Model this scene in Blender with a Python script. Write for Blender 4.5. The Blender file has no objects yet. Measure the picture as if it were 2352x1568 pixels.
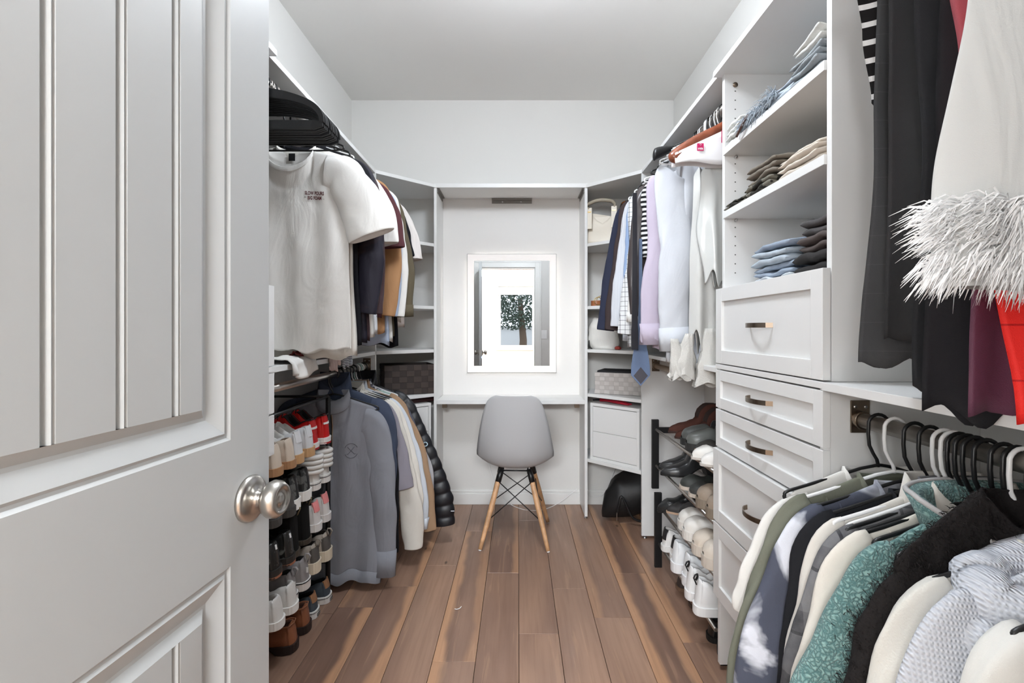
import bpy, bmesh, math, random
from mathutils import Vector, Matrix, noise
from mathutils.bvhtree import BVHTree
S = bpy.context.scene
COL = S.collection
PI = math.pi
rnd = random.Random(7)

# ------------------------------------------------------------ camera, world, lights, exposure
cam_d = bpy.data.cameras.new('camera')
cam_d.sensor_width = 36; cam_d.lens = 36*1090/2352
cam_d.shift_x = -14/2352; cam_d.shift_y = -27/2352
cam_d.clip_start = 0.02
cam = bpy.data.objects.new('camera', cam_d); COL.objects.link(cam)
cam.location = (0, 0, 1.2); cam.rotation_euler = (PI/2, 0, 0)
S.camera = cam
S.view_settings.view_transform = 'Standard'; S.view_settings.look = 'None'
S.view_settings.gamma = 1; S.view_settings.use_curve_mapping = False
S.view_settings.exposure = 1.40
S.cycles.max_bounces = 10; S.cycles.diffuse_bounces = 7; S.cycles.sample_clamp_indirect = 6
W = bpy.data.worlds.new('world'); S.world = W; W.use_nodes = True
bg = W.node_tree.nodes['Background']; bg.inputs[0].default_value = (0.80, 0.88, 1.0, 1); bg.inputs[1].default_value = 1.6
LAMP_DOME = 30.0      # emission of the closet's ceiling lamp
LED_STRIP = 5.0       # mirror backlight strip
LED_FROST = 0.05      # frosted lit border
def area(name, loc, rot, sx, sy, power, col=(1, 1, 1)):
    d = bpy.data.lights.new(name, 'AREA'); d.shape = 'RECTANGLE'; d.size = sx; d.size_y = sy
    d.energy = power; d.color = col
    o = bpy.data.objects.new(name, d); COL.objects.link(o); o.location = loc; o.rotation_euler = rot
    return o
area('bedroom_overhead_fill', (-0.1, -1.2, 2.55), (0, 0, 0), 1.6, 1.2, 5, (0.94, 0.97, 1.0))  # added overhead fill behind the camera, no known fixture
area('bedroom_far_fill', (-1.25, -2.7, 2.05), (math.radians(82), 0, math.radians(-22)), .9, .8, 30, (0.92, 0.96, 1.0))  # added fill, angled through the doorway towards the tower side
area('bedroom_back_fill', (-0.15, -2.9, 2.45), (math.radians(76), 0, 0), 1.6, .4, 78, (0.92, 0.96, 1.0))  # added frontal fill for the floor, chair and back wall
area('bedroom_side_fill', (-2.62, -1.7, 1.45), (0, -PI/2, 0), 1.3, 1.6, 30, (0.95, 0.98, 1.0))  # added side fill, set at an invented window

# ------------------------------------------------------------ helpers
def s2l(c):
    return tuple((x/12.92 if x <= 0.04045 else ((x+0.055)/1.055)**2.4) for x in [v/255 for v in c])
MATS = {}
def _n(nt, t, **k):
    n = nt.nodes.new(t)
    for a, b in k.items(): setattr(n, a, b)
    return n
def mat(name, rgb, rough=0.6, metal=0.0, bump=0.0, bscale=200, var=0.0, vscale=4, spec=0.5, emit=0, sheen=0.0, pattern=None, crease=0.0):
    if name in MATS: return MATS[name]
    m = bpy.data.materials.new(name); MATS[name] = m; m.use_nodes = True
    nt = m.node_tree; L = nt.links.new; b = nt.nodes['Principled BSDF']
    c = s2l(rgb)
    b.inputs['Base Color'].default_value = (*c, 1); b.inputs['Roughness'].default_value = rough
    b.inputs['Metallic'].default_value = metal; b.inputs['Specular IOR Level'].default_value = spec
    if sheen: b.inputs['Sheen Weight'].default_value = sheen
    if emit:
        b.inputs['Emission Color'].default_value = (*c, 1); b.inputs['Emission Strength'].default_value = emit
    tc = _n(nt, 'ShaderNodeTexCoord'); co = tc.outputs['Object']
    col = None
    def rgbn(r):
        n = _n(nt, 'ShaderNodeRGB'); n.outputs[0].default_value = (*s2l(r), 1); return n.outputs[0]
    def mix(f, a, bb):
        n = _n(nt, 'ShaderNodeMix', data_type='RGBA'); 
        if hasattr(f, 'node'): L(f, n.inputs['Factor'])
        else: n.inputs['Factor'].default_value = f
        L(a, n.inputs['A']); L(bb, n.inputs['B']); return n.outputs['Result']
    def math_(op, a, bb=0.0, cl=False):
        n = _n(nt, 'ShaderNodeMath', operation=op, use_clamp=cl)
        for i, v in enumerate((a, bb)):
            if hasattr(v, 'node'): L(v, n.inputs[i])
            else: n.inputs[i].default_value = v
        return n.outputs[0]
    def sep():
        n = _n(nt, 'ShaderNodeSeparateXYZ'); L(co, n.inputs[0]); return n.outputs
    def nz(sc, det=3, dist=0.0):
        n = _n(nt, 'ShaderNodeTexNoise'); n.inputs['Scale'].default_value = sc; n.inputs['Detail'].default_value = det
        n.inputs['Distortion'].default_value = dist; L(co, n.inputs['Vector']); return n.outputs['Fac']
    def ramp(f, a, bb):
        n = _n(nt, 'ShaderNodeMapRange'); L(f, n.inputs[0]); n.inputs[1].default_value = a; n.inputs[2].default_value = bb
        return n.outputs[0]
    def stripes(axis, period, width):
        x = sep()[axis]
        return math_('LESS_THAN', math_('FRACT', math_('ADD', math_('DIVIDE', x, period), 50.0)), width)
    base = rgbn(rgb)
    if pattern:
        k = pattern[0]
        if k == 'stripe': base = mix(stripes(pattern[1], pattern[2], pattern[3]), base, rgbn(pattern[4]))
        elif k == 'grid':
            f = math_('MAXIMUM', stripes(0, pattern[1], pattern[2]), stripes(2, pattern[1], pattern[2]))
            base = mix(f, base, rgbn(pattern[3]))
        elif k == 'blotch':
            base = mix(ramp(nz(pattern[1], 4, 0.6), pattern[3], pattern[4]), base, rgbn(pattern[2]))
        elif k == 'plaid':
            f1 = stripes(0, .11, .38); f2 = stripes(2, .11, .38)
            f = math_('MULTIPLY', math_('ADD', f1, f2), 0.5)
            base = mix(f, base, rgbn(pattern[1]))
            f3 = math_('MAXIMUM', stripes(0, .11, .05), stripes(2, .11, .05))
            base = mix(math_('MULTIPLY', f3, 0.8), base, rgbn(pattern[2]))
            base = mix(math_('MULTIPLY', ramp(nz(60), .35, .7), 0.25), base, rgbn(pattern[3]))
    if var:
        dark = tuple(int(v*(1-var)) for v in rgb)
        base = mix(math_('MULTIPLY', ramp(nz(vscale, 4), .35, .7), 0.9 if not pattern else 0.3), base, rgbn(dark))
    L(base, b.inputs['Base Color'])
    if emit: L(base, b.inputs['Emission Color'])
    if bump:
        bn = _n(nt, 'ShaderNodeBump'); bn.inputs['Strength'].default_value = min(1, bump); bn.inputs['Distance'].default_value = 0.002
        L(nz(bscale, 2), bn.inputs['Height']); L(bn.outputs[0], b.inputs['Normal'])
        if crease:
            mp = _n(nt, 'ShaderNodeMapping'); mp.inputs['Scale'].default_value = (1, 1, .45); L(co, mp.inputs[0])
            n1 = _n(nt, 'ShaderNodeTexNoise'); n1.inputs['Scale'].default_value = 8; n1.inputs['Detail'].default_value = 3; n1.inputs['Distortion'].default_value = 1.4; L(mp.outputs[0], n1.inputs['Vector'])
            b2 = _n(nt, 'ShaderNodeBump'); b2.inputs['Strength'].default_value = crease; b2.inputs['Distance'].default_value = .028
            L(n1.outputs['Fac'], b2.inputs['Height']); L(b2.outputs[0], bn.inputs['Normal'])
    return m

class MB:
    def __init__(s): s.v = []; s.f = []; s.m = []; s.smooth = []
    def add(s, vs, fs, mi=0, smooth=False):
        o = len(s.v); s.v += [tuple(v) for v in vs]
        for f in fs: s.f.append(tuple(i+o for i in f)); s.m.append(mi); s.smooth.append(smooth)
        return s
    def box(s, x0, x1, y0, y1, z0, z1, mi=0):
        v = [(x0,y0,z0),(x1,y0,z0),(x1,y1,z0),(x0,y1,z0),(x0,y0,z1),(x1,y0,z1),(x1,y1,z1),(x0,y1,z1)]
        return s.add(v, [(0,3,2,1),(4,5,6,7),(0,1,5,4),(1,2,6,5),(2,3,7,6),(3,0,4,7)], mi)
    def prism(s, poly, z0, z1, mi=0):
        n = len(poly); a = sum(poly[i][0]*poly[(i+1)%n][1]-poly[(i+1)%n][0]*poly[i][1] for i in range(n))
        if a < 0: poly = poly[::-1]
        v = [(x,y,z0) for x,y in poly]+[(x,y,z1) for x,y in poly]
        return s.add(v, [tuple(range(n))[::-1], tuple(range(n, 2*n))]+[(i,(i+1)%n,n+(i+1)%n,n+i) for i in range(n)], mi)
    def loft(s, rings, mi=0, closed=True, cap0=True, cap1=True, smooth=True):
        n = len(rings[0]); o = len(s.v); s.v += [tuple(p) for r in rings for p in r]
        for i in range(len(rings)-1):
            for j in range(n if closed else n-1):
                a = o+i*n+j; b = o+i*n+(j+1)%n
                s.f.append((a, b, b+n, a+n)); s.m.append(mi(i, j) if callable(mi) else mi); s.smooth.append(smooth)
        m0 = mi(0, 0) if callable(mi) else mi
        if cap0: s.f.append(tuple(o+j for j in range(n))[::-1]); s.m.append(m0); s.smooth.append(False)
        if cap1: s.f.append(tuple(o+(len(rings)-1)*n+j for j in range(n))); s.m.append(m0); s.smooth.append(False)
        return s
    def tube(s, pts, r, n=8, mi=0, cap=True, closed=False, flat=None):
        pts = [Vector(p) for p in pts]; N = len(pts); rings = []; up = None
        for i, p in enumerate(pts):
            if closed: t = pts[(i+1)%N]-pts[i-1]
            else: t = pts[min(i+1,N-1)]-pts[max(i-1,0)]
            if t.length < 1e-9: t = Vector((0,0,1))
            t.normalize()
            if up is None:
                up = Vector((0,1,0)) if abs(t.y) < 0.9 else Vector((1,0,0))
            a = up-t*up.dot(t)
            if a.length < 1e-4: a = Vector((1,0,0))-t*t.x
            a.normalize(); up = a; b = t.cross(a)
            rr = r[i] if isinstance(r, (list, tuple)) else r
            ra, rb = (rr, rr) if flat is None else (rr*flat, rr)
            rings.append([p+a*ra*math.cos(2*PI*k/n)+b*rb*math.sin(2*PI*k/n) for k in range(n)])
        if closed:
            rings.append(rings[0]); return s.loft(rings, mi, True, False, False)
        return s.loft(rings, mi, True, cap, cap)
    def lathe(s, prof, c=(0,0,0), axis='z', n=24, mi=0):
        rings = []
        for r, h in prof:
            ring = []
            for k in range(n):
                a = 2*PI*k/n; x, y, z = r*math.cos(a), r*math.sin(a), h
                if axis == 'x': x, y, z = h, r*math.cos(a), r*math.sin(a)
                if axis == 'y': x, y, z = r*math.sin(a), h, r*math.cos(a)
                ring.append((x+c[0], y+c[1], z+c[2]))
            rings.append(ring)
        return s.loft(rings, mi)
    def build(s, name, mats, parent=None, loc=None, rot=None, bevel=0, sub=0, kind=None, autosmooth=False):
        me = bpy.data.meshes.new(name); me.from_pydata(s.v, [], s.f)
        if not isinstance(mats, (list, tuple)): mats = [mats]
        for m in mats: me.materials.append(m)
        for p, mi, sm in zip(me.polygons, s.m, s.smooth): p.material_index = mi; p.use_smooth = sm
        me.update()
        o = bpy.data.objects.new(name, me); COL.objects.link(o)
        if parent: o.parent = parent
        if loc: o.location = loc
        if rot: o.rotation_euler = rot
        if bevel:
            m = o.modifiers.new('b', 'BEVEL'); m.width = bevel; m.segments = 2; m.limit_method = 'ANGLE'; m.angle_limit = 0.7
        if sub:
            m = o.modifiers.new('s', 'SUBSURF'); m.levels = sub; m.render_levels = sub
        if kind: o['kind'] = kind
        return o
def thing(name, label, cat, loc=(0,0,0), rz=0, group=None):
    o = bpy.data.objects.new(name, None); COL.objects.link(o); o.empty_display_size = .05
    o.location = loc; o.rotation_euler = (0,0,rz); o['label'] = label; o['category'] = cat
    if group: o['group'] = group
    return o
def tag(o, label, cat, group=None):
    o['label'] = label; o['category'] = cat
    if group: o['group'] = group
    return o
def struct(o, label=None):
    o['kind'] = 'structure'
    if label: o['label'] = label
    return o
def copy_tree(o, parent=None):
    c = o.copy(); COL.objects.link(c)
    if parent: c.parent = parent
    for ch in [x for x in COL.objects if x.parent == o]: copy_tree(ch, c)
    return c
def nz(x, y, z): return noise.noise(Vector((x, y, z)))
def lerp(a, b, t): return a+(b-a)*t
def smooth01(t): t = max(0, min(1, t)); return t*t*(3-2*t)
def interp(tab, t):
    if t <= tab[0][0]: return tab[0][1]
    for (a, va), (b, vb) in zip(tab, tab[1:]):
        if t <= b: return va+(vb-va)*smooth01((t-a)/(b-a))
    return tab[-1][1]

# ------------------------------------------------------------ materials of the room
M_wall = mat('wall_paint', (217,216,213), .75, bump=.06, bscale=60)
M_ceil = mat('ceiling_paint', (220,218,215), .85, bump=.05, bscale=60)
M_trim = mat('trim_paint', (222,222,220), .4)
M_mel = mat('white_melamine', (222,222,221), .38)
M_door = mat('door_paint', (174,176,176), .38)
M_cream = mat('bedroom_paint', (236,235,231), .7)
M_nickel = mat('brushed_nickel', (190,186,180), .28, 1.0)
M_bronze = mat('warm_nickel', (138,124,110), .3, 1.0)
M_chrome = mat('satin_tube', (186,180,174), .3, 1.0)
M_dark = mat('shadow_gap', (60,58,55), .8)
M_black = mat('black_plastic', (20,20,21), .38)
M_blackm = mat('black_steel', (16,16,18), .45)
M_whitep = mat('white_plastic', (232,232,232), .3)
M_screw = mat('screw_metal', (200,200,200), .3, 1.0)

# ------------------------------------------------------------ dimensions
XL, XR, YB, ZC = -1.147, 1.072, 3.27, 2.78
YF = 0.10
def bx(*a): return MB().box(*a)

# floor with separate planks
fl = struct(bx(-3.2, 3.0, -4.2, YB+.12, -.06, -.012).build('floor', mat('floor_gap', (58,38,26), .8)))
def plank_material():
    m = bpy.data.materials.new('oak_plank'); m.use_nodes = True; nt = m.node_tree; L = nt.links.new
    b = nt.nodes['Principled BSDF']
    tc = _n(nt, 'ShaderNodeTexCoord'); oi = _n(nt, 'ShaderNodeObjectInfo')
    def att(n):
        a = _n(nt, 'ShaderNodeAttribute'); a.attribute_type = 'OBJECT'; a.attribute_name = n; return a.outputs['Fac']
    def mth(op, a, bb=0.0, cl=False):
        n = _n(nt, 'ShaderNodeMath', operation=op, use_clamp=cl)
        for i, v in enumerate((a, bb)):
            if hasattr(v, 'node'): L(v, n.inputs[i])
            else: n.inputs[i].default_value = v
        return n.outputs[0]
    off = _n(nt, 'ShaderNodeVectorMath', operation='ADD')
    cmb = _n(nt, 'ShaderNodeCombineXYZ'); L(mth('MULTIPLY', oi.outputs['Random'], 37.0), cmb.inputs[0]); L(mth('MULTIPLY', oi.outputs['Random'], 91.0), cmb.inputs[1])
    L(tc.outputs['Object'], off.inputs[0]); L(cmb.outputs[0], off.inputs[1])
    sp = _n(nt, 'ShaderNodeSeparateXYZ'); L(tc.outputs['Object'], sp.inputs[0])
    def noisev(sx, sy, sc, det=4, dist=0.0):
        mp = _n(nt, 'ShaderNodeMapping'); mp.inputs['Scale'].default_value = (sx, sy, 1); L(off.outputs[0], mp.inputs[0])
        n = _n(nt, 'ShaderNodeTexNoise'); n.inputs['Scale'].default_value = sc; n.inputs['Detail'].default_value = det; n.inputs['Distortion'].default_value = dist
        L(mp.outputs[0], n.inputs['Vector']); return n.outputs['Fac']
    def mr(f, a, bb, c=0.0, d=1.0, sm=False):
        n = _n(nt, 'ShaderNodeMapRange'); 
        if sm: n.interpolation_type = 'SMOOTHSTEP'
        L(f, n.inputs[0])
        for i, v in enumerate((a, bb, c, d)): n.inputs[i+1].default_value = v
        return n.outputs[0]
    def col(r):
        n = _n(nt, 'ShaderNodeRGB'); n.outputs[0].default_value = (*s2l(r), 1); return n.outputs[0]
    def mix(f, a, bb):
        n = _n(nt, 'ShaderNodeMix', data_type='RGBA'); L(f, n.inputs['Factor']); L(a, n.inputs['A']); L(bb, n.inputs['B']); return n.outputs['Result']
    # heartwood: dark and mid zones, stretched along the board
    big = noisev(5, 1.3, 1.0, 3, .4)
    t = mth('ADD', att('tone'), mth('MULTIPLY', mth('SUBTRACT', big, .5), 1.5), True)
    c = mix(t, col((118,92,79)), col((168,135,114)))
    # sap band along one edge
    wob = mth('MULTIPLY', mth('SUBTRACT', noisev(3, 2.6, 1.0, 3), .5), .10)
    dl = mth('ADD', sp.outputs[0], wob); dr = mth('ADD', mth('SUBTRACT', .157, sp.outputs[0]), wob)
    s1 = mth('MULTIPLY', mr(dl, .050, .022, 0, 1, True), att('sapl')); s2 = mth('MULTIPLY', mr(dr, .050, .022, 0, 1, True), att('sapr'))
    # dark smoky rim next to the sap
    rim1 = mth('MULTIPLY', mr(dl, .085, .045, 0, 1, True), att('sapl')); rim2 = mth('MULTIPLY', mr(dr, .085, .045, 0, 1, True), att('sapr'))
    c = mix(mth('MULTIPLY', mth('MAXIMUM', rim1, rim2), .35), c, col((92,70,60)))
    c = mix(mth('MAXIMUM', s1, s2), c, col((184,142,110)))
    # grain, scratches and knots
    c = mix(mth('MULTIPLY', mr(noisev(60, 2.5, 1.2, 5), .45, .75), .35), c, col((112,82,64)))
    c = mix(mth('MULTIPLY', mr(noisev(26, 1.5, 1.0, 3, 1.5), .60, .66), .18), c, col((200,162,130)))
    vo = _n(nt, 'ShaderNodeTexVoronoi'); mp = _n(nt, 'ShaderNodeMapping'); mp.inputs['Scale'].default_value = (5, 2.2, 1); L(off.outputs[0], mp.inputs[0]); L(mp.outputs[0], vo.inputs['Vector']); vo.inputs['Scale'].default_value = 1.1
    c = mix(mr(vo.outputs['Distance'], .055, .02, 0, .85), c, col((44,28,20)))
    L(c, b.inputs['Base Color']); b.inputs['Roughness'].default_value = .36; b.inputs['Specular IOR Level'].default_value = .45
    bn = _n(nt, 'ShaderNodeBump'); bn.inputs['Strength'].default_value = .25; bn.inputs['Distance'].default_value = .002
    L(noisev(40, 3, 1.5, 3), bn.inputs['Height']); L(bn.outputs[0], b.inputs['Normal'])
    rr = mr(noisev(8, 3, 1.0, 3), .3, .7, .28, .42); L(rr, b.inputs['Roughness'])
    return m
M_plank = plank_material()
PW = .157
joints = {-8:[1.2,2.4], -7:[.9,2.7], -6:[.75,2.006,3.1], -5:[.9,2.053], -4:[1.1,2.22], -3:[1.2,2.418], -2:[.55,1.717,2.83], -1:[1.1,2.344],
          0:[.7,1.874,2.99], 1:[.95,2.2], 2:[.8,1.98], 3:[1.15,2.34], 4:[.6,1.822,2.95], 5:[1.3,2.5], 6:[.9,2.2]}
tones = {(-5,1):(.25,0,1), (-4,1):(.5,.0,.9), (-3,1):(.72,0,.0), (-3,2):(.7,0,0), (-2,1):(.62,.9,.0), (-2,2):(.5,1,.5), (-1,1):(.45,0,.0), (-1,2):(.2,0,.7),
         (0,1):(.7,0,0), (0,0):(.6,0,0), (0,2):(.55,0,0), (1,1):(.72,0,0), (1,0):(.7,0,0), (1,2):(.6,0,0), (2,1):(.75,0,0), (2,2):(.62,.5,.0), (3,1):(.2,.95,.9), (3,2):(.3,.95,.4),
         (4,1):(.55,0,.0), (4,2):(.45,.9,0), (-6,2):(.55,0,0), (-6,1):(.5,0,0), (-5,2):(.4,.5,0), (4,0):(.6,0,0)}
for k, js in joints.items():
    ys = [-.3]+js+[YB+.05]
    for i, (a, b_) in enumerate(zip(ys, ys[1:])):
        x0 = .003+k*PW; g = .0009
        o = bx(g, PW-g, g, (b_-a)-g, -.014, 0).build('plank', M_plank, fl, loc=(x0, a, 0), bevel=.0012)
        t = tones.get((k, i), (rnd.uniform(.3,.75), rnd.choice([0,0,1]), rnd.choice([0,0,1])))
        o['tone'], o['sapl'], o['sapr'] = float(t[0])-.1, float(t[1]), float(t[2])
bx(-3.2, 3.0, -4.2, -.3, -.014, 0).build('bedroom_boards', mat('bedroom_floor', (150,120,95), .5), fl)

# closet walls
struct(bx(XL-.1, XR+.1, YB, YB+.1, 0, ZC).build('wall_back', M_wall))
struct(bx(XL-.1, XL, YF-.12, YB, 0, ZC).build('wall_left', M_wall))
struct(bx(XR, XR+.1, YF-.12, YB, 0, ZC).build('wall_right', M_wall))
struct(bx(XL-.1, XR+.1, YF-.12, YB+.1, ZC, ZC+.1).build('ceiling', M_ceil))
DX0, DX1, DZ = -.52, .225, 2.03
w = MB().box(XL, DX0, YF-.12, YF, 0, ZC).box(DX1, XR, YF-.12, YF, 0, ZC).box(DX0, DX1, YF-.12, YF, DZ, ZC)
struct(w.build('wall_front', mat('front_wall_paint', (206,205,203), .75)))
c = MB()
for y0, y1 in ((YF, YF+.015), (YF-.135, YF-.12)):
    c.box(DX0-.07, DX0-.005, y0, y1, 0, DZ+.07).box(DX1+.005, DX1+.07, y0, y1, 0, DZ+.07).box(DX0-.005, DX1+.005, y0, y1, DZ+.005, DZ+.07)
    c.box(DX0-.085, DX0-.07, y0, y1+.004, 0, DZ+.07).box(DX1+.07, DX1+.085, y0, y1+.004, 0, DZ+.07).box(DX0-.085, DX1+.085, y0, y1+.004, DZ+.07, DZ+.085)
c.box(DX0-.005, DX0+.012, YF-.12, YF, 0, DZ-.012).box(DX1-.012, DX1+.005, YF-.12, YF, 0, DZ-.012).box(DX0-.005, DX1+.005, YF-.12, YF, DZ-.012, DZ+.005)
struct(c.build('trim_1', M_trim, bevel=.003))
def baseb(name, x0, x1, y0, y1):
    m = MB().box(x0, x1, y0, y1, 0, .078)
    cx = .003
    m.box(x0+(cx if x1-x0 < .05 else 0), x1-(cx if x1-x0 < .05 else 0), y0+(cx if y1-y0 < .05 else 0), y1, .078, .098)
    return struct(m.build(name, M_trim, bevel=.003))
baseb('baseboard_back', XL, XR, YB-.014, YB-.0005)
baseb('baseboard_left', XL+.0005, XL+.014, YF, YB-.015)
baseb('baseboard_right', XR-.014, XR-.0005, YF, YB-.015)

# ------------------------------------------------------------ the bedroom behind the doorway (seen in the mirror)
BY = -3.6
def bed():
    struct(bx(-2.8, -2.7, BY, YF-.12, 0, 2.7).build('wall_bedroom_left', M_cream))
    struct(bx(2.5, 2.6, BY, YF-.12, 0, 2.7).build('wall_bedroom_right', M_cream))
    wx0, wx1, wz0, wz1 = -.42, .62, .82, 2.12
    m = MB().box(-2.8, wx0, BY-.1, BY, 0, 2.7).box(wx1, 2.6, BY-.1, BY, 0, 2.7).box(wx0, wx1, BY-.1, BY, 0, wz0).box(wx0, wx1, BY-.1, BY, wz1, 2.7)
    struct(m.build('wall_bedroom_far', M_cream))
    m = MB().box(-2.8, XL-.1, YF-.13, YF-.12, 0, 2.7).box(XR+.1, 2.6, YF-.13, YF-.12, 0, 2.7)
    struct(m.build('wall_bedroom_near', M_cream))
    struct(bx(-2.8, 2.6, BY-.1, YF-.12, 2.7, 2.8).build('ceiling_bedroom', M_ceil))
    f = MB()
    f.box(wx0-.07, wx0, BY, BY+.02, wz0-.02, wz1).box(wx1, wx1+.07, BY, BY+.02, wz0-.02, wz1).box(wx0-.07, wx1+.07, BY, BY+.02, wz1, wz1+.09)
    f.box(wx0, wx0+.05, BY-.07, BY-.02, wz0+.05, wz1-.05).box(wx1-.05, wx1, BY-.07, BY-.02, wz0+.05, wz1-.05).box(wx0, wx1, BY-.07, BY-.02, wz0, wz0+.05).box(wx0, wx1, BY-.07, BY-.02, wz1-.05, wz1)
    f.box(.30, .36, BY-.07, BY-.02, wz0+.05, wz1-.05)
    wn = struct(f.build('window_1', M_trim, bevel=.003))
    bx(wx0-.09, wx1+.09, BY, BY+.06, wz0-.05, wz0-.02).build('window_sill', M_trim, wn)
    gm = bpy.data.materials.new('window_glass'); gm.use_nodes = True
    b = gm.node_tree.nodes['Principled BSDF']; b.inputs['Transmission Weight'].default_value = 1; b.inputs['Roughness'].default_value = 0; b.inputs['IOR'].default_value = 1.02
    bx(wx0+.05, wx1-.05, BY-.047, BY-.043, wz0+.05, wz1-.05).build('pane', gm, wn)
    th = thing('roller_blind', 'white roller blind rolled up at the top of the bedroom window', 'blind', (.1, BY+.03, 2.1))
    m = MB(); m.tube([(-.52,0,-.03),(.52,0,-.03)], .03, 14); m.build('roll', M_cream, th)
    bx(-.52, .52, -.004, .004, -.16, -.03).build('fabric', M_cream, th)
    struct(bx(-30, 30, -40, BY-.3, -.4, -.3).build('ground_outside', mat('grass_far', (150,150,140), .9)))
    # hedge and tree outside
    r = random.Random(3); t = thing('tree', 'dark leafy tree outside the bedroom window, seen in the mirror', 'tree', (.1, -7.2, -.3))
    m = MB(); m.tube([(0,0,0),(.05,0,1.2),(-.05,.1,2.4)], [.14,.11,.07], 10); m.build('trunk', mat('bark', (90,75,62), .9), t)
    lf = MB()
    for i in range(5200):
        while True:
            p = Vector((r.uniform(-1,1), r.uniform(-1,1), r.uniform(-1,1)))
            if .35 < p.length < 1: break
        c0 = Vector((p.x*1.5, p.y*1.0, 2.25+p.z*.78)); a = Vector((r.gauss(0,1), r.gauss(0,1), r.gauss(0,1))).normalized()*.05
        bb = a.cross(Vector((r.gauss(0,1), r.gauss(0,1), r.gauss(0,1)))).normalized()*.025
        lf.add([c0-a, c0+bb, c0+a, c0-bb], [(0,1,2,3)])
    lf.build('foliage', mat('leaves', (60,74,62), .6), t, kind='stuff')
    w = MB().box(-5, 5, -9.2, -9.0, -.3, 1.25).box(-5, 5, -9.25, -8.95, 1.25, 1.32)
    tag(w.build('garden_wall', mat('render_grey', (190,190,190), .9)), 'pale grey garden wall outside the bedroom window, below the tree in the mirror', 'wall')
bed()
f = MB()
f.box(-2.695,-2.66,-2.6,-2.5,.7,2.2).box(-2.695,-2.66,-.9,-.8,.7,2.2).box(-2.695,-2.66,-2.5,-.9,.7,.78).box(-2.695,-2.66,-2.5,-.9,2.12,2.2)
struct(f.build('added_window_frame', M_trim, bevel=.003))  # unseen frame added on a solid wall to go with the side fill
# ------------------------------------------------------------ closet ceiling lamp (just above the frame)
lamp = thing('ceiling_lamp', 'round opal glass ceiling lamp on a short stem in the middle of the closet', 'lamp', (.05, 1.50, ZC))
MB().lathe([(.0,-.001),(.075,-.001),(.075,-.018),(.012,-.03),(.012,-.115),(.05,-.12),(.05,-.13),(.0,-.13)], n=40).build('stem', M_nickel, lamp)
MB().lathe([(.048,-.131),(.085,-.140),(.12,-.165),(.138,-.20),(.142,-.235),(.136,-.27),(.115,-.31),(.08,-.335),(.04,-.35),(.0,-.355)], n=40).build('glass_dome', mat('lamp_glass', (238,246,255), .4, emit=LAMP_DOME), lamp)

# ------------------------------------------------------------ entry door, open against the left
ang = math.atan2(.073, 1)
door = thing('door_1', 'open white panelled closet door with beadboard grooves and a round nickel knob', 'door', (-.49+.073*.101, .101, .01), -ang)
door['kind'] = 'structure'
del door['category']
# local: y along the leaf (0 hinge .. DW free edge), x = out of the face (+x towards the room), z up
DW = (.819-.101)*math.sqrt(1+.073**2); DH = 2.0
def sy(Y): return (Y-.101)*math.sqrt(1+.073**2)
p0, p1 = sy(.101+.819-.7216), sy(.7216)
panels = [(1.0225, 1.89), (.19, .8305)]
body = MB()
for xf, d in ((0, 1), (-.036, -1)):
    # stiles and rails as one face set around panel openings
    for y0, y1, z0, z1 in ((0,p0,0,DH),(p1,DW,0,DH),(p0,p1,0,panels[1][0]),(p0,p1,panels[1][1],panels[0][0]),(p0,p1,panels[0][1],DH)):
        v = [(xf,y0,z0),(xf,y1,z0),(xf,y1,z1),(xf,y0,z1)]
        body.add(v, [(0,1,2,3)] if d > 0 else [(3,2,1,0)])
    # moulded recess around each panel
    for z0, z1 in panels:
        prof = [(0,0),(.004,-.0035),(.008,-.0035),(.012,-.001),(.030,-.0095),(.036,-.0125),(.041,-.0125),(.054,-.004)]
        rings = []
        for ins, dep in prof:
            X = xf+d*dep
            rings.append([(X,p0+ins,z0+ins),(X,p1-ins,z0+ins),(X,p1-ins,z1-ins),(X,p0+ins,z1-ins)])
        o = len(body.v); body.v += [q for r in rings for q in r]
        for i in range(len(rings)-1):
            for j in range(4):
                a, b_ = o+i*4+j, o+i*4+(j+1)%4
                body.f.append((a,b_,b_+4,a+4) if d > 0 else (a+4,b_+4,b_,a)); body.m.append(0); body.smooth.append(False)
for y0, y1, a in ((0,0,1),(DW,DW,1)):
    body.add([(0,y0,0),(-.036,y0,0),(-.036,y0,DH),(0,y0,DH)], [(0,1,2,3) if y0 > 0 else (3,2,1,0)])
body.add([(0,0,0),(0,DW,0),(-.036,DW,0),(-.036,0,0),(0,0,DH),(0,DW,DH),(-.036,DW,DH),(-.036,0,DH)], [(3,2,1,0),(4,5,6,7)])
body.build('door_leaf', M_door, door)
gy = [sy(v) for v in (.303,.382,.461,.5405,.6195)]
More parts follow.
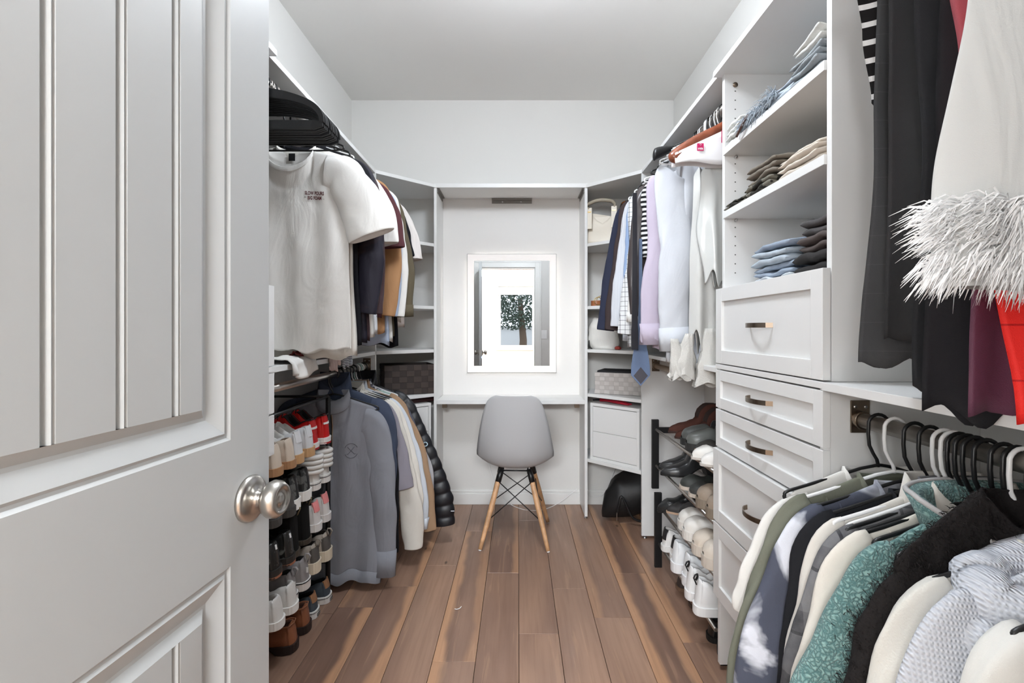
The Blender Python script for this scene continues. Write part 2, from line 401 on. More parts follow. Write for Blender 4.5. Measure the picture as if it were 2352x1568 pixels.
for z0, z1 in panels:
    for xf, d in ((0,1),(-.036,-1)):
        ins = .054; a0, a1 = p0+ins, p1-ins
        edges = [a0]+gy+[a1]
        for i in range(len(edges)-1):      # each board of the beadboard panel
            e0, e1 = edges[i], edges[i+1]
            g0 = 0 if i == 0 else 1; 
            prof = []
            if g0: prof += [(e0-.0010,-.0100),(e0+.0016,-.0095),(e0+.0028,-.0052),(e0+.0052,-.0032),(e0+.0080,-.0052),(e0+.0092,-.0062),(e0+.0105,-.0040)]
            else: prof += [(e0,-.004)]
            prof += [(e1-.0045 if i < len(edges)-2 else e1, -.004)]
            if i < len(edges)-2: prof += [(e1-.0010,-.0100)]
            vs = [(xf+d*x, y, z) for z in (z0+ins, z1-ins) for y, x in prof]; n = len(prof)
            fs = [((j, j+1, n+j+1, n+j) if d > 0 else (n+j, n+j+1, j+1, j)) for j in range(n-1)]
            # closed back and ends
            bxk = xf-d*.013
            vs += [(bxk, prof[0][0], z0+ins),(bxk, prof[-1][0], z0+ins),(bxk, prof[-1][0], z1-ins),(bxk, prof[0][0], z1-ins)]
            b0 = 2*n; fs += [(b0,b0+1,b0+2,b0+3), tuple(range(n))+(b0+1,b0), tuple(range(n,2*n))+(b0+2,b0+3)]
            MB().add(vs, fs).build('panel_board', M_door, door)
kz, ky = .918, sy(.766)
knob = MB()
knob.lathe([(0,.0002),(.0365,.0002),(.0372,.004),(.034,.009),(.024,.012),(.013,.0135),(.0115,.020),(.0115,.026)], (0,ky,kz), 'x', 40)
kr = knob.build('knob_rose', M_nickel, door)
MB().lathe([(.0115,.022),(.016,.0262),(.0255,.032),(.0298,.040),(.0290,.049),(.0245,.0555),(.0215,.0572),(.019,.0555),(.0165,.0535),(.009,.0530),(.0085,.0545),(.006,.0552),(0,.0553)], (0,ky,kz), 'x', 48).build('door_knob', M_nickel, door)
MB().lathe([(0,-.0362),(.0365,-.0362),(.034,-.045),(.0115,-.05),(.0115,-.06),(.0255,-.068),(.0298,-.078),(.022,-.092),(0,-.094)], (0,ky,kz), 'x', 32).build('door_knob', M_nickel, door)
bx(-.030, -.006, DW, DW+.002, kz-.03, kz+.03).build('latch_plate', M_nickel, door)

# ------------------------------------------------------------ drawer towers
def drawer(parent, xf, y0, y1, z0, z1, fr, side):
    """side +1: front faces -x (right tower); -1: faces +x."""
    g = .0015; y0 += g; y1 -= g; z0 += g; z1 -= g; d = MB(); T = .019
    def X(a): return xf+side*a
    def b(x0, x1, *r): d.box(min(X(x0),X(x1)), max(X(x0),X(x1)), *r)
    b(0, T, y0, y0+fr, z0, z1); b(0, T, y1-fr, y1, z0, z1); b(0, T, y0+fr, y1-fr, z0, z0+fr); b(0, T, y0+fr, y1-fr, z1-fr, z1)
    b(T, .33, y0+.03, y1-.03, z0+.01, z1-.02)
    o = d.build('drawer', M_mel, parent, bevel=.0012)
    q = MB().box(min(X(.009),X(T-.001)), max(X(.009),X(T-.001)), y0+fr-.001, y1-fr+.001, z0+fr-.001, z1-fr+.001)
    q.build('panel', M_mel, o)
    yc, zc = (y0+y1)/2, (z0+z1)/2; h = MB(); rings = []
    base = .009 if True else 0
    N = 14
    for i in range(N+1):
        t = i/N; yy = yc-.066+.132*t; out = base - (.036)*math.sin(PI*t)**.55
        if i in (0, N): out = base
        nrm = .0028
        rings.append([(X(out),yy,zc-.007),(X(out),yy,zc+.007),(X(out+nrm) if 0<i<N else X(out),yy+(.003 if i==0 else -.003 if i==N else 0),zc+.007),(X(out+nrm) if 0<i<N else X(out),yy+(.003 if i==0 else -.003 if i==N else 0),zc-.007)])
    h.loft(rings, smooth=False); h.build('handle', M_bronze, o)
    return o
def holes(m, x, yface, zs, axis='y', r=.0024, d=-1):
    for z in zs:
        v = []; n = 8
        for k in range(n):
            a = 2*PI*k/n
            v.append((x+r*math.cos(a), yface, z+r*math.sin(a)))
        m.add(v, [tuple(range(n))[::(1 if d < 0 else -1)]])
tw = thing('drawer_tower', 'tall white shelf tower with five shaker drawers and bowed metal pulls', 'cabinet', (0,0,0))
TX, TY0, TY1 = .727, 1.10, 1.69
MB().box(TX, XR-.001, TY0, TY0+.018, 1.0795, 2.10).box(TX-.016, XR-.001, TY0, TY0+.018, .02, 1.0625).build('side_panel', M_mel, tw, bevel=.001)
MB().box(TX, XR-.001, TY1-.018, TY1, 1.0795, 2.10).box(TX-.016, XR-.001, TY1-.018, TY1, .02, 1.0625).build('side_panel', M_mel, tw, bevel=.001)
bx(TX-.03, XR-.001, TY0-.012, TY1+.006, 2.10, 2.12).build('top_panel', M_mel, tw, bevel=.001)
bx(XR-.012, XR-.002, TY0+.018, TY1-.018, 1.36, 2.10).build('back_panel', M_mel, tw)
for z in (1.812, 1.590): bx(TX-.006, XR-.012, TY0+.0185, TY1-.0185, z, z+.024).build('shelf', M_mel, tw, bevel=.001)
bx(TX-.006, XR-.012, TY0+.0185, TY1-.0185, 1.325, 1.345).build('shelf', M_mel, tw, bevel=.001)
bx(TX-.023, XR-.001, TY0-.004, TY1+.003, 1.063, 1.079).build('counter', M_mel, tw, bevel=.001)
DXF = .704
for z0, z1, fr in ((1.081,1.345,.046),(.925,1.060,.036),(.787,.922,.036)):
    drawer(tw, DXF, TY0-.004, TY1+.002, z0, z1, fr, 1)
for z0, z1, fr in ((.527,.784,.046),(.263,.524,.046)):
    drawer(tw, DXF-.009, TY0-.004, TY1+.002, z0, z1, fr, 1)
hm = MB()
for x in (.765, 1.035):
    holes(hm, x, TY1-.0183, [1.40+.032*k for k in range(21)]); 
holes(hm, .765, TY1-.0183, [.05+.045*k for k in range(5)])
hm.build('shelf_pin_holes', M_dark, tw, kind='stuff')
pm = MB()
for z in (1.812,1.590):
    for x in (.765,1.035): pm.lathe([(0,0),(.004,0),(.004,-.012),(0,-.012)], (x, TY1-.0183, z-.006), 'y', 10).tube([(x,TY1-.028,z-.012),(x,TY1-.028,z-.001)], .002, 6)
pm.build('shelf_pins', M_screw, tw)
MB().lathe([(0,0),(.009,0),(.009,-.002),(0,-.002)], (.765, TY1-.0183, 2.062), 'y', 16).build('cam_bolt', M_bronze, tw)
bx(TX+.02, TX+.07, TY1-.06, TY1-.02, .012, .03).build('foot', M_black, tw)
MB().lathe([(0,.0002),(.012,.0002),(.012,.006),(.004,.008),(.004,.02),(0,.02)], (TX+.03, TY1-.03, 0), n=14).build('foot', M_screw, tw)
MB().lathe([(0,.0002),(.012,.0002),(.012,.006),(.004,.008),(.004,.02),(0,.02)], (TX+.03, TY0+.03, 0), n=14).build('foot', M_screw, tw)
# left tower: only the far end of its fronts shows past the door edge
t2 = thing('drawer_tower', 'white drawer tower half hidden behind the open door, above the end of the shoe rack', 'cabinet', (0,0,0))
LX = -.822; LY0, LY1 = .93, 1.56
bx(XL+.001, LX, LY0, LY0+.018, .02, 2.10).build('side_panel', M_mel, t2, bevel=.001)
bx(XL+.001, LX, LY1-.018, LY1, .02, 2.10).build('side_panel', M_mel, t2, bevel=.001)
bx(XL+.001, LX+.028, LY0, LY1+.004, 2.10, 2.12).build('top_panel', M_mel, t2, bevel=.001)
for z in (1.82,1.60,1.33): bx(XL+.001, LX+.005, LY0+.018, LY1-.018, z, z+.02).build('shelf', M_mel, t2)
bx(XL+.001, LX+.024, LY0, LY1+.003, 1.063, 1.079).build('counter', M_mel, t2, bevel=.001)
for z0, z1 in ((1.081,1.345),(.925,1.060),(.79,.922)): drawer(t2, LX+.021, LY0, LY1+.001, z0, z1, .04, -1)
for y in (LY0+.03, LY1-.03): MB().lathe([(0,.0002),(.012,.0002),(.012,.006),(.004,.008),(.004,.02),(0,.02)], (LX-.03, y, 0), n=14).build('foot', M_screw, t2)

# ------------------------------------------------------------ wall shelves and hanging rods
def shelf(name, label, x0, x1, y0, y1, z0, z1):
    return tag(bx(x0, x1, y0, y1, z0, z1).build(name, M_mel, bevel=.001), label, 'shelf')
CY = 2.745        # where the corner units begin
shelf('wall_shelf', 'long white top shelf over the rod of shirts and tees behind the door', XL+.001, -.82, LY1+.005, CY-.001, 2.10, 2.12)
shelf('wall_shelf', 'white middle shelf over the chrome rod of jackets and sweatshirts', XL+.001, -.82, LY1+.004, CY-.001, 1.056, 1.076)
shelf('wall_shelf', 'long white top shelf over the suits and dress shirts', .711, XR-.001, TY1+.007, CY-.001, 2.10, 2.12)
shelf('wall_shelf', 'white middle shelf between the drawer tower and the corner, over the boots', .711, XR-.001, TY1+.004, CY-.001, 1.046, 1.064)
shelf('wall_shelf', 'white middle shelf beside the drawers, over the rod of sweatshirts', .700, XR-.001, YF+.02, TY0-.005, 1.060, 1.079)
shelf('wall_shelf', 'white top shelf over the rod of black dresses beside the tower', .711, XR-.001, YF+.02, TY0-.013, 2.10, 2.12)
struct(bx(XR-.004, XR-.0005, .868, .870, 0, 1.06).build('trim_2', M_dark))
RODS = {'LU':(-.867,2.045), 'LL':(-.867,.992), 'RU':(.79,2.045), 'RL':(.79,.992)}
def rod(label, key, y0, y1, mt, r=.015):
    X, Z = RODS[key]
    t = thing('hanging_rod', label, 'rod', (X, y0, Z))
    MB().tube([(0,.004,0),(0,y1-y0-.004,0)], r, 20).build('rod_tube', mt, t)
    for y, s in ((0,1),(y1-y0,-1)):
        p = MB(); a, b_ = sorted((y+s*.0003, y+s*.004)); p.box(-.022, .022, a, b_, -.03, .045)
        p.lathe([(.021,y+s*.001),(.021,y+s*.016),(.0165,y+s*.016)], (0,0,0), 'y', 20)
        fl_ = p.build('flange', M_bronze, t, bevel=.0015)
        q = MB()
        for x in (-.012,.012): q.lathe([(0,y+s*.0035),(.0042,y+s*.0035),(.0036,y+s*.0058),(0,y+s*.006)], (x,0,.030), 'y', 12)
        q.build('screws', M_screw, fl_)
    bx(*((-.12, .008) if X < 0 else (-.008, .12)), 0.004, .024, .046, .060).build('support_bar', M_bronze, t)
rod('white upper rod behind the door carrying tees and shirts', 'LU', LY1+.001, CY-.019, mat('rod_light', (196,192,186), .35, .7))
rod('brushed nickel lower rod carrying sweatshirts and jackets over the shoe rack', 'LL', LY1+.001, CY-.019, M_chrome)
rod('upper rod carrying suits, dress shirts and white garment bags', 'RU', TY1+.001, CY-.019, M_chrome)
rod('empty lower rod under the shelf over the boots', 'RL', TY1+.001, CY-.019, mat('rod_tan', (170,150,128), .3, .9))
rod('upper rod carrying black dresses, out of sight above the fur trimmed dress', 'RU', YF+.03, TY0-.001, M_chrome)
rod('thick nickel lower rod beside the drawers, crowded with tube hangers', 'RL', YF+.03, TY0-.001, mat('rod_grey', (160,155,148), .38, .9), .0165)

# ------------------------------------------------------------ corner units and vanity
PXL, PXR = -.5165, .4225   # inner faces of the vanity's side panels
VY = 3.01
def corner(label, s):
    """s=-1 left corner, +1 right corner"""
    t = thing('corner_shelf_unit', label, 'shelves', (0,0,0))
    pin = PXL if s < 0 else PXR; pout = pin+s*.018
    wall = XL+.001 if s < 0 else XR-.001; sx = -.82 if s < 0 else .711
    bx(min(pin,pout), max(pin,pout), VY, YB-.001, .015, 2.10).build('side_panel', M_mel, t, bevel=.001)
    bx(min(wall,sx), max(wall,sx), CY-.018, CY, .015, 2.10).build('side_panel', M_mel, t, bevel=.001)
    for z in (2.10, 1.728, 1.330, 1.056, .776, .362):
        th = .02
        a = pout if z < 2.05 else pin; fy = CY if z < 2.05 else CY-.018
        poly = [(a+s*.0005, VY+.002), (sx, fy+.001), (wall, fy+.001), (wall, YB-.001), (a+s*.0005, YB-.001)]
        MB().prism(poly, z, z+th).build('shelf', M_mel, t, bevel=.001)
    f = MB()
    for x, y in (((pin+pout)/2, VY+.02), (sx+s*.02, CY-.009), (wall-s*.03, CY-.009)):
        f.lathe([(0,.0002),(.011,.0002),(.011,.005),(.003,.006),(.003,.016),(0,.016)], (x,y,0), n=12)
    f.build('feet', M_screw, t)
    return t
corner('white corner shelf unit holding the dark brown woven basket', -1)
corner('white corner shelf unit holding handbags, belts and a grey woven basket', 1)
bxs = thing('vanity_recess', 'white vanity recess with narrow desktop and top shelf around the lit mirror', 'desk', (0,0,0))
bx(PXL+.0005, PXR-.0005, VY-.002, YB-.0005, .728, .753).build('desktop', M_mel, bxs, bevel=.001)
bx(PXL-.018, PXR+.018, VY-.004, YB-.0005, 2.1005, 2.127).build('top_shelf', M_mel, bxs, bevel=.001)
bx(PXL+.0005, PXR-.0005, YB-.008, YB-.0005, .7535, 2.100).build('back_panel', mat('vanity_back', (226,224,221), .5), bxs)
br = MB().box(PXL+.03, PXL+.06, VY+.03, VY+.055, .70, .7275).box(PXR-.06, PXR-.03, VY+.03, VY+.055, .70, .7275)
br.build('cleats', M_bronze, bxs)
def rail(name, par, x0, x1, y0, y1, z0, z1, scr):
    o = bx(x0, x1, y0, y1, z0, z1).build(name, mat('rail_metal', (128,124,119), .45, .6), par, bevel=.0008)
    return o
r1 = rail('mounting_rail', bxs, -.18, .095, YB-.026, YB-.0085, 2.088, 2.1, 0)
r1b = rail('mounting_rail', bxs, -.18, .095, YB-.0125, YB-.0085, 2.066, 2.088, 0)
q = MB()
for x in (-.107,.020): q.lathe([(0,YB-.0126),(.0055,YB-.0126),(.005,YB-.0146),(0,YB-.015)], (x,0,2.077), 'y', 14)
q.build('screws', M_screw, r1b)
for x0, x1 in ((PXL+.0007, PXL+.0045), (PXR-.0045, PXR-.0007)):
    rail('mounting_rail', bxs, x0, x1, VY+.01, VY+.225, 2.072, 2.1, 0)
for x0, x1 in ((PXL+.0045, PXL+.016), (PXR-.016, PXR-.0045)):
    rail('mounting_rail', bxs, x0, x1, VY+.01, VY+.225, 2.094, 2.1, 0)

# ------------------------------------------------------------ lit mirror
mx0, mx1, mz0, mz1 = -.348, .262, .907, 1.717; myb = YB-.008
mir = thing('lit_mirror', 'rectangular wall mirror with a glowing frosted border above the vanity desk', 'mirror', ((mx0+mx1)/2, myb, mz0))
cx = (mx0+mx1)/2
w_, h_ = (mx1-mx0)/2, mz1-mz0
bx(-w_+.045, w_-.045, -.018, -.0005, .045, h_-.045).build('back_box', M_dark, mir)
led = mat('led_white', (255,247,240), .5, emit=LED_STRIP)
l = MB()
l.box(-w_+.028, -w_+.044, -.012, -.006, .03, h_-.03).box(w_-.044, w_-.028, -.012, -.006, .03, h_-.03).box(-w_+.044, w_-.044, -.012, -.006, .028, .044).box(-w_+.044, w_-.044, -.012, -.006, h_-.044, h_-.028)
l.build('led_strip', led, mir)
gl = bpy.data.materials.new('mirror_glass'); gl.use_nodes = True
b = gl.node_tree.nodes['Principled BSDF']; b.inputs['Metallic'].default_value = 1; b.inputs['Roughness'].default_value = .0; b.inputs['Base Color'].default_value = (.9,.91,.91,1)
bx(-w_, w_, -.0235, -.0185, 0, h_).build('glass_edge', mat('glass_edge', (70,74,73), .3), mir)
e = .002; fb = .047
bx(-w_+fb, w_-fb, -.0238, -.0236, fb, h_-fb).build('mirror_glass', gl, mir)
f = MB().box(-w_+e, -w_+fb, -.0238, -.0236, e, h_-e).box(w_-fb, w_-e, -.0238, -.0236, e, h_-e).box(-w_+fb, w_-fb, -.0238, -.0236, e, fb).box(-w_+fb, w_-fb, -.0238, -.0236, h_-fb, h_-e)
f.build('frosted_border', mat('frosted_light', (246,240,236), .5, emit=LED_FROST), mir)
tb = MB()
for x in (-.20,-.17,-.14):
    tb.tube([(x+.007*math.cos(a*PI/6), -.0241, .105+.007*math.sin(a*PI/6)) for a in range(12)], .0012, 5, closed=True)
tb.build('touch_button', mat('touch_blue', (190,215,255), .4, emit=.8), mir)

# light switch beside the door (seen in the mirror)
sw = thing('light_switch', 'white light switch plate beside the door casing, seen in the mirror', 'switch', (.35, YF, 1.135))
bx(-.037, .037, .0003, .006, -.058, .058).build('plate', M_whitep, sw, bevel=.002)
bx(-.006, .006, .006, .014, -.012, .012).build('toggle', M_whitep, sw, bevel=.001)

# ------------------------------------------------------------ chair
def chair():
    t = thing('shell_chair', 'light grey moulded shell chair on splayed wooden legs with black wire bracing', 'chair', (-.012, 2.76, 0), math.radians(-3))
    # local: +y = seat front (towards the desk), back of the shell faces the camera (-y)
    N = 30; M_ = 25; g = []; 
    # centreline from seat front edge to top of back: (y, z, halfwidth, side curl)
    cl = [(.215,.405,.175,.0),(.205,.432,.195,.008),(.15,.440,.215,.030),(.07,.428,.228,.048),(0,.418,.233,.060),(-.07,.417,.233,.070),(-.125,.432,.232,.076),(-.163,.470,.231,.080),(-.185,.525,.224,.072),(-.200,.590,.212,.058),(-.213,.66,.196,.044),(-.224,.73,.176,.030),(-.231,.78,.155,.020),(-.234,.806,.128,.014),(-.235,.815,.10,.010)]
    def at(t_):
        f = t_*(len(cl)-1); i = min(int(f), len(cl)-2); u = f-i
        p = [cl[max(0,i-1)], cl[i], cl[i+1], cl[min(len(cl)-1,i+2)]]
        return [0.5*((2*p[1][k])+(-p[0][k]+p[2][k])*u+(2*p[0][k]-5*p[1][k]+4*p[2][k]-p[3][k])*u*u+(-p[0][k]+3*p[1][k]-3*p[2][k]+p[3][k])*u**3) for k in range(4)]
    mb = MB(); rows = 56
    vs = []
    for i in range(rows+1):
        y, z, hw, cu = at(i/rows); y2, z2, _, _ = at(min(1, i/rows+.01)); y1, z1, _, _ = at(max(0, i/rows-.01))
        ty, tz = y2-y1, z2-z1; L_ = math.hypot(ty, tz); ny, nz_ = -tz/L_, ty/L_      # normal towards the sitter
        if nz_ < 0 and ny < 0: ny, nz_ = -ny, -nz_
        ny, nz_ = (tz/L_, -ty/L_)
        for j in range(M_):
            u = -1+2*j/(M_-1); k = abs(u)**2.6*cu
            vs.append((u*hw*.93, y+ny*k, z+nz_*k+.032*smooth01(i/rows*1.6-.4)))
    fs = [(i*M_+j, i*M_+j+1, (i+1)*M_+j+1, (i+1)*M_+j) for i in range(rows) for j in range(M_-1)]
    mb.add(vs, fs, 0, True)
    o = mb.build('seat_shell', mat('shell_plastic', (172,173,175), .42), t)
    md = o.modifiers.new('s', 'SOLIDIFY'); md.thickness = .006; md.offset = 0
    wood = mat('beech', (206,160,118), .45, bump=.1, bscale=80, var=.18, vscale=30)
    tops = {}; ends = {}
    for sx in (-1,1):
        for s in (-1,1):
            a = Vector((sx*.088, s*.075, .375)); b_ = Vector((sx*.185, s*.19, .006))
            if s > 0: a = Vector((sx*.095, .085, .375)); b_ = Vector((sx*.186, .205, .006))
            d = b_-a; pts = [a+d*k/8 for k in range(9)]
            lg = MB().tube(pts, [.0125,.0145,.0155,.0155,.015,.0142,.0132,.0122,.0112], 14).build('leg', wood, t)
            MB().tube([b_-d.normalized()*.002, b_+Vector((0,0,-.0055))], .009, 12).build('foot_cap', M_whitep, lg)
            MB().tube([a+Vector((-sx*.012,-s*.01,.035)), a, a+d*.09], [.014,.017,.0165], 12).build('leg_socket', M_black, lg)
            tops[sx,s] = a+d*.16; ends[sx,s] = a+d*.62
    wi = MB()
    for s in (-1,1):
        wi.tube([tops[-1,s]+Vector((.01,0,.03)), ends[1,s]], .003, 8); wi.tube([tops[1,s]+Vector((-.01,0,.03)), ends[-1,s]], .003, 8)
    for sx in (-1,1):
        wi.tube([tops[sx,-1], ends[sx,1]], .003, 8); wi.tube([tops[sx,1], ends[sx,-1]], .003, 8)
    wi.tube([(-.09,-.08,.405),(.09,-.08,.405)], .004, 8).tube([(-.09,.08,.405),(.09,.08,.405)], .004, 8)
    for sx in (-1,1): wi.tube([(sx*.07,-.08,.405),(sx*.07,.08,.405)], .004, 8)
    wi.build('wire_brace', M_black, t)
chair()
# white cable trailing to the corner
cb = MB(); pts = []
ctrl = [(-.215,3.255,.70),(-.21,3.24,.45),(-.19,3.235,.25),(-.10,3.22,.06),(.02,3.17,.004),(.15,3.15,.004),(.27,3.2,.03),(.38,3.23,.10),(.405,3.235,.12)]
def catmull(c, n=8):
    out = []
    for i in range(len(c)-1):
        P = [Vector(c[max(0,i-1)]), Vector(c[i]), Vector(c[i+1]), Vector(c[min(len(c)-1,i+2)])]
        for k in range(n):
            u = k/n
            out.append(0.5*((2*P[1])+(-P[0]+P[2])*u+(2*P[0]-5*P[1]+4*P[2]-P[3])*u*u+(-P[0]+3*P[1]-3*P[2]+P[3])*u**3))
    out.append(Vector(c[-1])); return out
tag(cb.tube(catmull(ctrl), .0022, 6).build('power_cable', M_whitep), 'thin white cable drooping from the vanity to the floor behind the chair', 'cable')
tag(MB().tube(catmull([(.445,3.235,.12),(.50,3.23,.07),(.58,3.22,.09),(.66,3.23,.26),(.68,3.24,.36)]), .0022, 6).build('power_cable', M_whitep), 'thin white cable looping up behind the black duffel bag', 'cable')
tag(MB().tube(catmull([(-.272,2.035,.004),(-.262,2.03,.005),(-.250,2.04,.004),(-.245,2.05,.006)]), [.0015]*24+[.001], 6).build('paper_scrap', M_whitep), 'tiny white scrap lying on the wooden floor', 'scrap')

# ------------------------------------------------------------ drawer cubes on the lowest corner shelves
def cube(label, s):
    pin = (PXL if s < 0 else PXR)+s*.018; sx = -.82 if s < 0 else .711
    a = Vector((pin, VY, 0)); b_ = Vector((sx, CY, 0)); u = (b_-a); Lg = u.length; u.normalize()
    inw = Vector((-u.y, u.x, 0)); 
    if inw.y < 0: inw = -inw
    o = a+u*.012+inw*.012; ang_ = math.atan2(u.y, u.x)
    t = thing('drawer_cube', label, 'drawers', (o.x, o.y, .3825), ang_)
    Wd = Lg-.03; Dp = .20; H = .355; iy = 1 if (Matrix.Rotation(ang_,3,'Z')@Vector((0,1,0))).dot(inw) > 0 else -1
    def q(x0,x1,y0,y1,z0,z1): return (x0,x1,*sorted((iy*y0,iy*y1)),z0,z1)
    m = MB().box(*q(0,Wd,0,Dp,0,.018)).box(*q(0,Wd,0,Dp,H-.018,H)).box(*q(0,.018,0,Dp,.018,H-.018)).box(*q(Wd-.018,Wd,0,Dp,.018,H-.018)).box(*q(.018,Wd-.018,Dp-.01,Dp,.018,H-.018))
    m.build('cube_case', M_mel, t, bevel=.001)
    hm_ = H/2
    MB().box(*q(.020,Wd-.020,.003,.15,.0205,hm_-.001)).build('drawer', M_mel, t, bevel=.001)
    MB().box(*q(.020,Wd-.020,.003,.15,hm_+.001,H-.022)).build('drawer', M_mel, t, bevel=.001)
    return t, H+.3825, o, u, inw
cube('white two-drawer cube on the low corner shelf, half hidden by the black puffer jacket', -1)
cube('white two-drawer cube on the low corner shelf under the grey woven basket', 1)
# ============================================================ CLOTHES
def cloth(name, rgb, rough=.85, bump=.35, bscale=900, crease=.26, **k): return mat(name, rgb, rough, bump=max(bump, .05), bscale=bscale, spec=.2, crease=crease, **k)

def tube_hanger(parent_label, colour, loc, rz=0, hw=.205, tilt=0, r=.0036):
    mt = {'black': M_black, 'white': M_whitep, 'mint': mat('mint_plastic', (178,208,200), .35)}[colour]
    t = thing('clothes_hanger', parent_label, 'hanger', loc, rz, None)
    t.rotation_euler = (0, tilt, rz)
    R = .0225; m = MB()
    pts = [(R*math.cos(a), 0, R*math.sin(a)) for a in [math.radians(v) for v in range(-35, 181, 18)]]
    pts = [(x, y, z) for x, y, z in pts]
    pts += [(-R*1.0,0,-.02),(-R*.9,0,-.045),(-R*.55,0,-.062),(-.004,0,-.076),(0,0,-.092)]
    m.tube(pts, r, 8); m.build('hook', mt, t)
    m = MB()
    loop = catmull([(0,0,-.088),(.04,0,-.096),(hw*.75,0,-.132),(hw*.97,0,-.146),(hw,0,-.155),(hw*.96,0,-.163),(hw*.5,0,-.166),(0,0,-.166),(-hw*.5,0,-.166),(-hw*.96,0,-.163),(-hw,0,-.155),(-hw*.97,0,-.146),(-hw*.75,0,-.132),(-.04,0,-.096)], 3)
    m.tube(loop, r, 8, closed=True); m.build('frame', mt, t)
    return t

def neck_z(x, nw, top, drop):
    k = max(0, 1-(x/nw)**2)
    return top-drop*k**.6

